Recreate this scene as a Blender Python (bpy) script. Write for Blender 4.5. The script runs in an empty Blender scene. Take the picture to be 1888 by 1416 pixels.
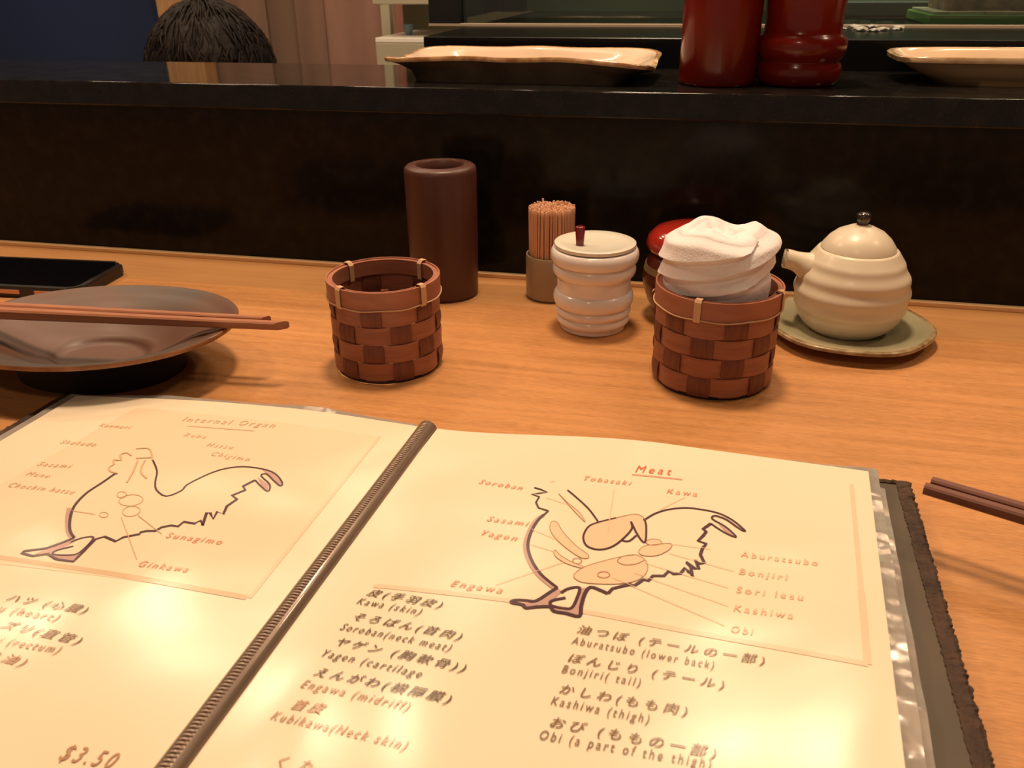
import bpy, bmesh, math, random
from mathutils import Vector, Matrix, noise, geometry
PI = math.pi
random.seed(7)
SC = bpy.context.scene
COL = SC.collection

# ------------------------------------------------------------------ camera
F, HC = 1560.0, 0.27
Zw = -Vector((33, -3178, -1560)).normalized()
Xw = Vector((7444, -688, 1560)); Xw = (Xw - Zw * Xw.dot(Zw)).normalized()
Yw = Zw.cross(Xw)
R3 = Matrix((Xw, Yw, Zw))
cam_d = bpy.data.cameras.new('camera'); cam = bpy.data.objects.new('camera', cam_d); COL.objects.link(cam)
M4 = R3.to_4x4(); M4.translation = Vector((0, 0, HC)); cam.matrix_world = M4
cam_d.sensor_width = 36; cam_d.lens = 36 * F / 1888; cam_d.clip_start = 0.01
cam_d.dof.use_dof = True; cam_d.dof.focus_distance = 0.56; cam_d.dof.aperture_fstop = 24
SC.camera = cam
CP = Vector((0, 0, HC))
def ray(px, py): return (R3 @ Vector((px - 944, -(py - 708), -F))).normalized()
def at(px, py, z=0.0):
    d = ray(px, py); return CP + d * ((z - HC) / d.z)
def aty(px, py, y):
    d = ray(px, py); return CP + d * (y / d.y)

# ------------------------------------------------------------------ light
SC.view_settings.view_transform = 'Standard'
try: SC.view_settings.look = 'None'
except Exception: pass
SC.view_settings.exposure = 0.54; SC.view_settings.gamma = 1.0
SC.view_settings.use_curve_mapping = False
W = bpy.data.worlds.new('world'); SC.world = W; W.use_nodes = True
W.node_tree.nodes['Background'].inputs[0].default_value = (1.0, 0.70, 0.50, 1)
W.node_tree.nodes['Background'].inputs[1].default_value = 0.17
def lamp(x, y, z, power, size, col=(1, .715, .475), spread=PI):
    l = bpy.data.lights.new('downlight_or_fill_lamp', 'AREA'); l.shape = 'DISK'; l.size = size; l.energy = power
    l.color = col; l.spread = spread
    o = bpy.data.objects.new('downlight_or_fill_lamp', l); COL.objects.link(o); o.location = (x, y, z); return o
CEIL = 1.7
LAMPS = [(-.15, .78, 15.0, .24), (1.25, .78, 5.0, .24), (-1.45, .78, 7.0, .24)]
LAMPS += [(x, 1.78, 3.4, .15) for x in (-2.0, -1.45, -1.05, .1, .32, .80)]
LAMPS += [(x, .78, .9, .06) for x in (-.85, -.5, .3, .62)]  # weak lamps added to put glints on the ledge edge
LAMPS += [(-1.0, 2.5, 2.6, .5), (-.3, -.9, 4.0, .2)]  # added: one lights the curtain, one is fill from behind the camera
for (x, y, p, s) in LAMPS: lamp(x, y, CEIL - .035, p, s)
lamp(-2.45, 2.5, .55, .7, .25, (.25, .45, 1.0))  # added blue light for the glow on the navy partition, no fixture

# ------------------------------------------------------------------ material helpers
def newmat(name):
    m = bpy.data.materials.new(name); m.use_nodes = True
    return m, m.node_tree.nodes, m.node_tree.links, m.node_tree.nodes['Principled BSDF']
def mat(name, col, rough=.5, metal=0, coat=0, coat_r=.05, col2=None, scale=20, detail=4, stretch=(1, 1, 1),
        bump=0, bscale=60, bdist=.001, spec=.5, lo=.35, hi=.65, sheen=0, ior=1.5, bstretch=None):
    m, N, L, P = newmat(name)
    P.inputs['Base Color'].default_value = (*col, 1); P.inputs['Roughness'].default_value = rough
    P.inputs['Metallic'].default_value = metal; P.inputs['Coat Weight'].default_value = coat
    P.inputs['Coat Roughness'].default_value = coat_r; P.inputs['Specular IOR Level'].default_value = spec
    P.inputs['Sheen Weight'].default_value = sheen; P.inputs['IOR'].default_value = ior
    tc = N.new('ShaderNodeTexCoord')
    def mapn(st):
        mp = N.new('ShaderNodeMapping'); mp.inputs['Scale'].default_value = st
        L.new(tc.outputs['Object'], mp.inputs['Vector']); return mp.outputs[0]
    if col2:
        n = N.new('ShaderNodeTexNoise'); n.inputs['Scale'].default_value = scale; n.inputs['Detail'].default_value = detail
        L.new(mapn(stretch), n.inputs['Vector'])
        r = N.new('ShaderNodeValToRGB'); r.color_ramp.elements[0].position = lo; r.color_ramp.elements[1].position = hi
        r.color_ramp.elements[0].color = (*col, 1); r.color_ramp.elements[1].color = (*col2, 1)
        L.new(n.outputs['Fac'], r.inputs[0]); L.new(r.outputs[0], P.inputs['Base Color'])
    if bump:
        n = N.new('ShaderNodeTexNoise'); n.inputs['Scale'].default_value = bscale; n.inputs['Detail'].default_value = 3
        L.new(mapn(bstretch or stretch), n.inputs['Vector'])
        b = N.new('ShaderNodeBump'); b.inputs['Strength'].default_value = bump; b.inputs['Distance'].default_value = bdist
        L.new(n.outputs['Fac'], b.inputs['Height']); L.new(b.outputs[0], P.inputs['Normal'])
    return m

def wood_counter():
    m, N, L, P = newmat('counter_wood')
    tc = N.new('ShaderNodeTexCoord')
    def nz(st, sc, det, dist=0):
        mp = N.new('ShaderNodeMapping'); mp.inputs['Scale'].default_value = st; L.new(tc.outputs['Object'], mp.inputs[0])
        n = N.new('ShaderNodeTexNoise'); n.inputs['Scale'].default_value = sc; n.inputs['Detail'].default_value = det
        n.inputs['Distortion'].default_value = dist; L.new(mp.outputs[0], n.inputs['Vector']); return n.outputs['Fac']
    a = nz((1.2, 22, 10), 6, 6, .6); b = nz((12, 150, 40), 10, 5, .4); c = nz((1, 2.4, 1), 3.0, 2)
    r = N.new('ShaderNodeValToRGB'); e = r.color_ramp.elements
    e[0].position = .36; e[0].color = (.34, .148, .047, 1); e[1].position = .70; e[1].color = (.61, .29, .108, 1)
    mx = N.new('ShaderNodeMath'); mx.operation = 'MULTIPLY_ADD'; L.new(b, mx.inputs[0]); mx.inputs[1].default_value = .60
    m2 = N.new('ShaderNodeMath'); m2.operation = 'MULTIPLY'; L.new(a, m2.inputs[0]); m2.inputs[1].default_value = .45
    L.new(m2.outputs[0], mx.inputs[2])
    m3 = N.new('ShaderNodeMath'); m3.operation = 'MULTIPLY_ADD'; L.new(c, m3.inputs[0]); m3.inputs[1].default_value = .18; L.new(mx.outputs[0], m3.inputs[2])
    L.new(m3.outputs[0], r.inputs[0]); L.new(r.outputs[0], P.inputs['Base Color'])
    P.inputs['Roughness'].default_value = .42; P.inputs['Specular IOR Level'].default_value = .3
    bp = N.new('ShaderNodeBump'); bp.inputs['Strength'].default_value = .15; bp.inputs['Distance'].default_value = .0006
    L.new(b, bp.inputs['Height']); L.new(bp.outputs[0], P.inputs['Normal'])
    return m

def film_mat(name, col, alpha=1.0, tint=None):
    """printed paper in a clear plastic sleeve: a matte base under a wavy glossy coat"""
    m, N, L, P = newmat(name)
    P.inputs['Base Color'].default_value = (*col, 1); P.inputs['Roughness'].default_value = .8
    P.inputs['Specular IOR Level'].default_value = .1
    P.inputs['Coat Weight'].default_value = 1.0; P.inputs['Coat Roughness'].default_value = .19; P.inputs['Coat IOR'].default_value = 1.5
    g = N.new('ShaderNodeNewGeometry')
    mp = N.new('ShaderNodeMapping'); mp.inputs['Scale'].default_value = (1, 1, 1); mp.inputs['Rotation'].default_value = (0, 0, .5)
    L.new(g.outputs['Position'], mp.inputs[0])
    n = N.new('ShaderNodeTexNoise'); n.inputs['Scale'].default_value = 7; n.inputs['Detail'].default_value = 1.5; n.inputs['Distortion'].default_value = .5
    L.new(mp.outputs[0], n.inputs['Vector'])
    b = N.new('ShaderNodeBump'); b.inputs['Strength'].default_value = 1.0; b.inputs['Distance'].default_value = .0045
    L.new(n.outputs['Fac'], b.inputs['Height']); L.new(b.outputs[0], P.inputs['Coat Normal'])
    if tint:
        n2 = N.new('ShaderNodeTexNoise'); n2.inputs['Scale'].default_value = 5; L.new(g.outputs['Position'], n2.inputs['Vector'])
        r = N.new('ShaderNodeValToRGB'); r.color_ramp.elements[0].position = .4; r.color_ramp.elements[1].position = .65
        r.color_ramp.elements[0].color = (*col, 1); r.color_ramp.elements[1].color = (*tint, 1)
        L.new(n2.outputs['Fac'], r.inputs[0]); L.new(r.outputs[0], P.inputs['Base Color'])
    return m

def clear_mat(name, tint=(1, 1, 1), rough=.05, fac=.12, bump=0, bscale=120, haze=0):
    m = bpy.data.materials.new(name); m.use_nodes = True; N = m.node_tree.nodes; L = m.node_tree.links; N.clear()
    o = N.new('ShaderNodeOutputMaterial'); mx = N.new('ShaderNodeMixShader'); t = N.new('ShaderNodeBsdfTransparent'); g = N.new('ShaderNodeBsdfGlossy')
    t.inputs[0].default_value = (*tint, 1); g.inputs['Roughness'].default_value = rough
    fr = N.new('ShaderNodeFresnel'); fr.inputs[0].default_value = 1.45
    ad = N.new('ShaderNodeMath'); ad.operation = 'ADD'; ad.inputs[1].default_value = fac
    L.new(fr.outputs[0], ad.inputs[0]); L.new(ad.outputs[0], mx.inputs[0]); L.new(t.outputs[0], mx.inputs[1]); L.new(g.outputs[0], mx.inputs[2]); L.new(mx.outputs[0], o.inputs[0])
    if haze:
        hz_ = N.new('ShaderNodeMixShader'); df = N.new('ShaderNodeBsdfDiffuse'); df.inputs[0].default_value = (.8, .7, .6, 1); hz_.inputs[0].default_value = haze
        L.new(t.outputs[0], hz_.inputs[1]); L.new(df.outputs[0], hz_.inputs[2]); L.new(hz_.outputs[0], mx.inputs[1])
    if bump:
        tc = N.new('ShaderNodeTexCoord'); n = N.new('ShaderNodeTexNoise'); n.inputs['Scale'].default_value = bscale; L.new(tc.outputs['Object'], n.inputs['Vector'])
        b = N.new('ShaderNodeBump'); b.inputs['Strength'].default_value = bump; b.inputs['Distance'].default_value = .003
        L.new(n.outputs['Fac'], b.inputs['Height']); L.new(b.outputs[0], g.inputs['Normal']); L.new(b.outputs[0], fr.inputs['Normal'])
    return m

def granite(name='black_granite', rough=.06, speck=.05, ior=1.36):
    m, N, L, P = newmat(name)
    tc = N.new('ShaderNodeTexCoord')
    v = N.new('ShaderNodeTexVoronoi'); v.inputs['Scale'].default_value = 420; L.new(tc.outputs['Object'], v.inputs['Vector'])
    n = N.new('ShaderNodeTexNoise'); n.inputs['Scale'].default_value = 60; n.inputs['Detail'].default_value = 5; L.new(tc.outputs['Object'], n.inputs['Vector'])
    r = N.new('ShaderNodeValToRGB'); e = r.color_ramp.elements; e[0].position = .05; e[0].color = (speck, speck * .85, speck * .6, 1); e[1].position = .22; e[1].color = (.006, .0055, .005, 1)
    r2 = N.new('ShaderNodeValToRGB'); r2.color_ramp.elements[0].position = .45; r2.color_ramp.elements[0].color = (.004, .004, .0035, 1); r2.color_ramp.elements[1].position = .75; r2.color_ramp.elements[1].color = (.014, .012, .009, 1)
    L.new(v.outputs['Distance'], r.inputs[0]); L.new(n.outputs['Fac'], r2.inputs[0])
    mx = N.new('ShaderNodeMix'); mx.data_type = 'RGBA'; mx.blend_type = 'ADD'; mx.inputs[0].default_value = 1
    L.new(r.outputs[0], mx.inputs[6]); L.new(r2.outputs[0], mx.inputs[7]); L.new(mx.outputs[2], P.inputs['Base Color'])
    P.inputs['Roughness'].default_value = rough; P.inputs['IOR'].default_value = ior
    return m

def emat(name, col, s):
    m, N, L, P = newmat(name); P.inputs['Base Color'].default_value = (*col, 1)
    P.inputs['Emission Color'].default_value = (*col, 1); P.inputs['Emission Strength'].default_value = s; return m

# ------------------------------------------------------------------ mesh helpers
def link(name, bm, m, parent=None, smooth=False, mats=None):
    me = bpy.data.meshes.new(name)
    bmesh.ops.recalc_face_normals(bm, faces=bm.faces); bm.to_mesh(me); bm.free()
    for mm in (mats or [m]): me.materials.append(mm)
    if smooth:
        for p in me.polygons: p.use_smooth = True
    o = bpy.data.objects.new(name, me); COL.objects.link(o)
    if parent: o.parent = parent
    return o
def sharp(o, ang=40):
    me = o.data
    for p in me.polygons: p.use_smooth = True
    try: me.set_sharp_from_angle(angle=math.radians(ang))
    except Exception: pass
    return o
def tag(o, label, cat, group=None, kind=None):
    if label: o['label'] = label
    if cat: o['category'] = cat
    if group: o['group'] = group
    if kind: o['kind'] = kind
    return o
def thing(name, label, cat, loc=(0, 0, 0), rz=0, group=None):
    o = bpy.data.objects.new(name, None); COL.objects.link(o); o.empty_display_size = .02
    o.location = loc; o.rotation_euler = (0, 0, rz); return tag(o, label, cat, group)
def struct(o): o['kind'] = 'structure'; return o
def box(bm, x0, x1, y0, y1, z0, z1, bev=0, mi=0, mtx=None):
    vs = [bm.verts.new((x, y, z)) for z in (z0, z1) for y in (y0, y1) for x in (x0, x1)]
    fs = [bm.faces.new([vs[i] for i in q]) for q in ((0, 2, 3, 1), (4, 5, 7, 6), (0, 1, 5, 4), (2, 6, 7, 3), (0, 4, 6, 2), (1, 3, 7, 5))]
    for f in fs: f.material_index = mi
    if mtx: bmesh.ops.transform(bm, matrix=mtx, verts=vs)
    if bev:
        es = list({e for f in fs for e in f.edges}); bmesh.ops.bevel(bm, geom=es, offset=bev, segments=3, affect='EDGES', profile=.6, material=mi)
def boxo(name, b, m, parent=None, bev=0):
    bm = bmesh.new(); box(bm, *b, bev=bev); return link(name, bm, m, parent)
def lathe(bm, prof, n=64, wob=None, closed=False, mi=None, cx=0, cy=0):
    rings = []
    for k, (r, z) in enumerate(prof):
        if r < 1e-6: rings.append([bm.verts.new((cx, cy, z))])
        else:
            ring = []
            for i in range(n):
                a = 2 * PI * i / n; rr = r + (wob(a, z) if wob else 0)
                ring.append(bm.verts.new((cx + rr * math.cos(a), cy + rr * math.sin(a), z)))
            rings.append(ring)
    pairs = list(zip(rings, rings[1:]))
    if closed: pairs.append((rings[-1], rings[0]))
    for k, (A, B) in enumerate(pairs):
        for i in range(n):
            j = (i + 1) % n
            if len(A) == 1 and len(B) == 1: continue
            if len(A) == 1: f = bm.faces.new((A[0], B[j], B[i]))
            elif len(B) == 1: f = bm.faces.new((A[i], A[j], B[0]))
            else: f = bm.faces.new((A[i], A[j], B[j], B[i]))
            f.material_index = mi(k) if mi else 0
def lob(name, prof, m, parent=None, n=64, ang=50, **k):
    bm = bmesh.new(); mats = k.pop('mats', None); lathe(bm, prof, n, **k); return sharp(link(name, bm, m, parent, mats=mats), ang)
def tube(bm, pts, r, n=8, cap=True, flat=1.0):
    pts = [Vector(p) for p in pts]; rings = []; up = Vector((0, 0, 1))
    for i, p in enumerate(pts):
        t = (pts[min(i + 1, len(pts) - 1)] - pts[max(i - 1, 0)]).normalized()
        s = t.cross(up); s = s.normalized() if s.length > 1e-4 else Vector((1, 0, 0)); b = s.cross(t).normalized()
        rr = r[i] if isinstance(r, (list, tuple)) else r
        rings.append([bm.verts.new(p + s * rr * math.cos(2 * PI * k / n) + b * rr * flat * math.sin(2 * PI * k / n)) for k in range(n)])
    for A, B in zip(rings, rings[1:]):
        for k in range(n): bm.faces.new((A[k], A[(k + 1) % n], B[(k + 1) % n], B[k]))
    if cap: bm.faces.new(rings[0]); bm.faces.new(rings[-1][::-1])
def smoothpath(P, seg=5, closed=False):
    P = [Vector(p) for p in P]; n = len(P); out = []
    rng = range(n) if closed else range(n - 1)
    for i in rng:
        g = (lambda k: P[k % n]) if closed else (lambda k: P[max(0, min(n - 1, k))])
        p0, p1, p2, p3 = g(i - 1), g(i), g(i + 1), g(i + 2)
        for s in range(seg):
            t = s / seg
            out.append(.5 * ((2 * p1) + (p2 - p0) * t + (2 * p0 - 5 * p1 + 4 * p2 - p3) * t * t + (3 * p1 - p0 - 3 * p2 + p3) * t ** 3))
    if not closed: out.append(P[-1])
    return out

# ================================================================== materials
M_WOOD = wood_counter()
M_GRAN = granite()
M_GRAN2 = granite('riser_granite', .15, .012, 1.22)
M_CEIL = mat('ceiling_plaster', (.35, .25, .17), .9)
M_FLOOR = mat('floor_tile', (.10, .07, .05), .5)
M_WALL = mat('wall_plaster', (.30, .20, .12), .9, col2=(.24, .16, .10), scale=3)
M_OLIVE = mat('kitchen_wall', (.26, .22, .12), .6)
M_STRIP = mat('strip_wood', (.44, .215, .075), .5, col2=(.50, .25, .09), scale=10, stretch=(1, 14, 14))
M_TRIM = mat('lip_wood', (.85, .55, .27), .45)

# ================================================================== setting
struct(boxo('floor', (-4, 3.5, -2.2, 4.2, -1.08, -1.0), M_FLOOR))
struct(boxo('ceiling', (-4, 3.5, -2.2, 4.2, CEIL, CEIL + .08), M_CEIL))
struct(boxo('wall_back', (-4, 3.5, 4.2, 4.3, -1.08, CEIL + .08), M_OLIVE))
struct(boxo('wall_left', (-4.1, -4, -2.2, 4.3, -1.08, CEIL + .08), M_WALL))
struct(boxo('wall_right', (3.5, 3.6, -2.2, 4.3, -1.08, CEIL + .08), M_WALL))

m_fix = mat('fixture_metal', (.5, .45, .4), .4, 1)
m_glow = emat('lamp_glow', (1, .70, .40), 6)
first = None
LL = ['recessed ceiling downlight above the counter with the baskets', 'recessed ceiling downlight above the right end of the counter', 'recessed ceiling downlight above the left end of the counter']
for i, (x, y, p, s) in enumerate(LAMPS):
    t = thing('ceiling_downlight_or_fill', LL[i] if i < 3 else 'round ceiling downlight out of view', 'light', (x, y, CEIL), 0, 'ceiling downlights')
    lob('trim_ring', [(s * .5, 0), (s * .5 + .012, 0), (s * .5 + .012, -.03), (s * .5, -.03)], m_fix, t, 40, closed=True)  # the added glint, curtain and fill lamps get the same ring
# counter
WALLY, LEDF = .767, .762
ct = thing('bar_counter', 'long pale wooden bar counter with orange grain under the menu and cups', 'counter', (0, .3, -.04))
ct.location = (0, 0, 0)
boxo('counter_top', (-1.7, 1.7, .10 - .25, .6895, -.04, 0), M_WOOD, ct, bev=.0004)
boxo('back_board', (-1.7, 1.7, .6897, WALLY, -.04, -.0001), M_STRIP, ct, bev=.0004)
boxo('front_panel', (-1.7, 1.7, 0.05, .09, -1.0, -.04), M_WALL, ct)
boxo('back_lip', (-1.7, 1.7, WALLY - .0065, WALLY, -.0001, .0040), M_TRIM, ct, bev=.0008)
# ledge
LZ = aty(944, 165, .762).z
KL = (HC - LZ) / .09
lg = thing('granite_ledge', 'raised polished black granite shelf behind the wooden counter', 'shelf', (0, 0, 0))
LB = .90 * KL
bm = bmesh.new(); box(bm, -1.7, 1.7, LEDF, LB, LZ - .0230, LZ, bev=.0019)
bmesh.ops.recalc_face_normals(bm, faces=bm.faces)
sl_ = link('slab', bm, M_GRAN, lg)
for p_ in sl_.data.polygons: p_.use_smooth = p_.area < .01
boxo('riser_panel', (-1.7, 1.7, WALLY, .89, -.039, LZ - .0230), M_GRAN2, lg)
boxo('chef_side_panel', (-1.7, 1.7, .80, .88, -1.0, -.04), M_WALL, lg)
# ================================================================== display case
m_black = mat('black_frame', (.008, .007, .006), .25)
m_glass = clear_mat('case_glass', (.80, .86, .80), .02, .02)
m_steel = mat('case_steel', (.16, .19, .14), .35, .6, col2=(.10, .12, .09), scale=8)
m_green = mat('green_tray', (.16, .34, .06), .4)
m_pale = mat('pale_liner', (.55, .45, .33), .5)
case = thing('display_case', 'black framed refrigerated glass display case at the back of the ledge', 'display case', (-.301 * KL, .90 * KL, LZ))
zk = lambda z: HC - (HC - z) * KL
def cbox(nm, b, m, bev=0, par=None): return boxo(nm, ((b[0] + .301) * KL, (b[1] + .301) * KL, (b[2] - .90) * KL, (b[3] - .90) * KL, zk(b[4]) - LZ, zk(b[5]) - LZ), m, par or case, bev)
m_base = mat('case_base', (.006, .006, .005), .25, ior=1.22)
cbox('base', (-.301, 1.5, .90, 1.5, .150, .208), m_base, .002)
pL = aty(800, 50, 1.08).x - .004; pR = aty(850, 50, 1.08).x
GX0 = pL
cbox('corner_post', (pL, pR, 1.075, 1.11, .208, .50), m_black)
cbox('rear_post', (pL, pR, 1.44, 1.47, .208, .50), m_black)
cbox('top_rail', (pL, 1.5, 1.075, 1.11, .50, .52), m_black)
cbox('sill_rail', (pL, 1.5, 1.072, 1.085, .208, .2105), m_pale)
cbox('front_glass', (pR, 1.5, 1.085, 1.091, .2105, .50), m_glass)
cbox('side_glass', (pL + .002, pL + .007, 1.11, 1.44, .2105, .50), m_glass)
cbox('rear_panel', (pL, 1.5, 1.47, 1.49, .208, .52), m_steel)
cbox('top_glass', (pL, 1.5, 1.11, 1.44, .50, .506), m_glass)
l_ = bpy.data.lights.new('case_fill_lamp', 'AREA'); l_.shape = 'RECTANGLE'; l_.size = 1.3; l_.size_y = .03; l_.energy = .9; l_.color = (.8, 1, .72)  # added greenish light to brighten the case interior
lo_ = bpy.data.objects.new('case_fill_lamp', l_); COL.objects.link(lo_); lo_.location = (.55, 1.38, .485)
# tray of green leaves inside
a = aty(1712, 48, 1.17); zb = zk(.208) + .0005
tr = thing('food_tray', 'green tray with pale food on it inside the display case, at the right', 'tray', (a.x, 1.17, zb))
trh = aty(1712, 22, 1.17).z - zb
boxo('tray_body', (0, .5, 0, .15, 0, trh - .003), m_green, tr, .002)
bm = bmesh.new()
for k in range(26):
    x = .004 + k * .0185; y0 = .002 + .004 * random.random(); box(bm, x, x + .0175, y0, .14, trh - .003, trh + .001 * random.random(), bev=.0008)
sl = link('pale_slices', bm, m_pale, tr); sl['kind'] = 'stuff'
boxo('food_pile', (.02, .46, .03, .13, trh - .002, trh + .04), mat('brown_food', (.50, .32, .22), .6, col2=(.2, .13, .08), scale=60), tr, .006)
t2 = thing('food_tray', 'dark grey tray behind the red canisters inside the display case', 'tray', (aty(1530, 40, 1.36).x, 1.36, zb))
boxo('tray_body', (0, .15, 0, .1, 0, .020), mat('grey_tray', (.05, .055, .045), .4), t2, .003)
# crumpled film glints along the sill
bm = bmesh.new()
for k in range(26):
    p = aty(1528 + random.random() * 150, 58 - 6 * random.random(), 1.09); s = .002 + .003 * random.random()
    bmesh.ops.create_icosphere(bm, subdivisions=1, radius=s, matrix=Matrix.Translation((p.x, 1.06 + .07 * random.random(), zk(.208) + s * .45)) @ Matrix.Diagonal((1.8, 1, .5, 1)))
o = link('ice_chips', bm, mat('ice', (.6, .6, .55), .1), None); tag(o, 'scattered ice chips glinting on the black case base', 'ice', kind='stuff')

# ================================================================== background
m_navy = mat('navy_cloth', (.020, .035, .075), .8)
wp = boxo('navy_partition', (-3.6, -2.02, 3.02, 3.08, -1.0, CEIL), m_navy); tag(wp, 'dark navy blue partition at the far left behind the ledge', 'partition')
xl, xr = aty(286, 0, 2.88).x, aty(357, 0, 2.88).x
m_post = mat('pine_post', (.62, .36, .15), .6, col2=(.48, .25, .09), scale=14, stretch=(6, 6, .4))
ps = boxo('wood_post', (xl, xr, 2.88, 2.96, -1.0, CEIL), m_post, None, .004); tag(ps, 'pale orange wooden post behind the dark haired head', 'post')
def curtain(bm, x0, x1, y, z0, z1, amp, freq, ph, n=40):
    prev = None
    for side in (0, 1):
        rows = []
        for i in range(n + 1):
            t = i / n; x = x0 + (x1 - x0) * t; yy = y + amp * math.sin(freq * t * 2 * PI + ph) + (.004 if side else 0)
            rows.append((bm.verts.new((x, yy, z0)), bm.verts.new((x, yy, z1))))
        for (A, B) in zip(rows, rows[1:]): bm.faces.new((A[0], B[0], B[1], A[1]))
        if prev:
            for i in range(n):
                bm.faces.new((rows[i][0], rows[i + 1][0], prev[i + 1][0], prev[i][0])); bm.faces.new((rows[i][1], rows[i + 1][1], prev[i + 1][1], prev[i][1]))
            bm.faces.new((rows[0][0], prev[0][0], prev[0][1], rows[0][1])); bm.faces.new((rows[n][0], prev[n][0], prev[n][1], rows[n][1]))
        prev = rows
m_cur4 = mat('curtain_cloth_dark', (.20, .125, .085), .9)
m_cur = mat('curtain_cloth', (.27, .165, .115), .9, col2=(.22, .135, .095), scale=4, stretch=(3, 3, .5))
m_cur2 = mat('curtain_cloth_pink', (.40, .225, .175), .9, col2=(.33, .19, .14), scale=4, stretch=(3, 3, .5))
m_cur3 = mat('curtain_hem', (.36, .17, .12), .9)
nr = thing('hanging_curtain', 'pinkish beige cloth curtain hanging behind the ledge', 'curtain', (0, 2.98, 0))
for (p0, p1, mm, ph, dy) in ((361, 487, m_cur, .5, 0), (484, 543, m_cur4, 2.0, .012), (541, 594, m_cur, 1.0, 0), (590, 729, m_cur2, 0.3, .012)):
    bm = bmesh.new(); x0, x1 = aty(p0, 0, 2.98).x, aty(p1, 0, 2.98).x
    curtain(bm, x0, x1, dy, -.95, CEIL - .05, .004, 1.0, ph); o = sharp(link('curtain_panel', bm, mm, nr), 60)
bm = bmesh.new(); x0, x1 = aty(728, 0, 2.98).x, aty(741, 0, 2.98).x
curtain(bm, x0, x1, 0, -.95, CEIL - .05, .002, .5, 0); link('curtain_hem', bm, m_cur3, nr)
boxo('curtain_rod', (aty(359, 0, 2.98).x, aty(741, 0, 2.98).x, -.01, .01, CEIL - .05, CEIL - .03), m_post, nr)
# kitchen shelf unit
ks = thing('kitchen_rack', 'pale steel kitchen rack in the gap between curtain and display case', 'rack', (0, 2.5, 0))
xk0, xk1 = aty(690, 50, 2.5).x, aty(1000, 50, 2.5).x
m_st = mat('rack_steel', (.62, .58, .42), .35, .3); m_bright = mat('rack_white', (.95, .93, .85), .3)
zz = lambda py: aty(760, py, 2.5).z
for (pa, pb, mm) in ((80, 140, m_st), (70, 79, m_bright), (-6, 8, m_st)):
    boxo('shelf', (xk0, xk1, 0, .35, zz(pb), zz(pa)), mm, ks, .002)
for xx in (xk0 - .10, xk1 + .10):
    boxo('upright', (xx, xx + .03, .32, .35, -1.0, .9), m_st, ks)
boxo('lower_cabinet', (xk0, xk1, .0, .35, -1.0, zz(140)), m_st, ks)
p = aty(750, 72, 2.6)
bw = lob('blue_cup', [(0, 0), (.010, 0), (.015, .022), (.017, .030), (.015, .030), (.009, .003), (0, .003)], mat('blue_glaze', (.20, .34, .42), .3), None, 32)
bw.location = (p.x, 2.62, zz(70) + .0005); tag(bw, 'small pale blue cup on the far kitchen rack', 'cup')

# ---- person beyond the ledge
m_skin = mat('skin', (.55, .32, .2), .5); m_hair = mat('hair', (.0045, .0025, .0018), .6, spec=.25, col2=(.014, .0075, .005), scale=12, stretch=(5, 1, 1), bump=.5, bscale=90, bdist=.002, bstretch=(6, 6, 1))
m_shirt = mat('shirt', (.03, .03, .04), .9)
HX, HY = aty(389, 60, 1.58).x, 1.58
person = thing('person', 'seated person with dark brown hair, only the top of the head visible over the ledge', 'person', (HX, HY, -1.0), PI * .0)
def skin_body(name, verts, edges, rad, m, parent, levels=2, root=0):
    me = bpy.data.meshes.new(name); me.from_pydata(verts, edges, []); o = bpy.data.objects.new(name, me); COL.objects.link(o)
    md = o.modifiers.new('s', 'SKIN'); md.use_smooth_shade = True
    lay = me.skin_vertices[0].data if me.skin_vertices else None
    if lay is None:
        bpy.context.view_layer.objects.active = o; bpy.ops.mesh.customdata_skin_add(); lay = me.skin_vertices[0].data
    for i, r in enumerate(rad): lay[i].radius = (r, r) if not isinstance(r, tuple) else r
    lay[root].use_root = True
    sd = o.modifiers.new('d', 'SUBSURF'); sd.levels = levels; sd.render_levels = levels
    dg = bpy.context.evaluated_depsgraph_get(); me2 = bpy.data.meshes.new_from_object(o.evaluated_get(dg))
    o.modifiers.clear(); o.data = me2; me2.materials.clear(); me2.materials.append(m); o.parent = parent
    for p_ in me2.polygons: p_.use_smooth = True
    return o
hz = 1.218   # head top above floor
V = [(0, .02, .42), (0, .01, .60), (0, 0, .80), (0, 0, .93), (0, -.01, .985), (0, -.025, 1.04)]
Rr = [.15, .13, .15, .10, .055, .052]; Ed = [(0, 1), (1, 2), (2, 3), (3, 4), (4, 5)]
def add(pts, rs, root):
    prev = root
    for p_, r_ in zip(pts, rs):
        V.append(p_); Rr.append(r_); Ed.append((prev, len(V) - 1)); prev = len(V) - 1
    return prev
for s in (-1, 1):
    add([(.09 * s, -.04, .42), (.12 * s, -.42, .44), (.12 * s, -.40, .10), (.12 * s, -.42, .04), (.13 * s, -.50, .03)], [.09, .06, .045, .035, .03], 0)
    w = add([(.17 * s, 0, .88), (.22 * s, -.04, .66), (.14 * s, -.24, .56), (.12 * s, -.28, .545)], [.06, .045, .03, .028], 3)
    for k in range(4):
        dx = (k - 1.5) * .02
        add([(.12 * s + dx * .8, -.33, .54), (.12 * s + dx, -.36 - .006 * (k in (1, 2)), .535), (.12 * s + dx, -.385 - .006 * (k in (1, 2)), .52)], [.009, .0085, .007], w)
    add([(.12 * s - .035 * s, -.30, .545), (.12 * s - .045 * s, -.33, .54)], [.010, .008], w)
body = skin_body('body', V, Ed, Rr, m_shirt, person)
hd = bmesh.new(); bmesh.ops.create_uvsphere(hd, u_segments=48, v_segments=32, radius=1)
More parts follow.
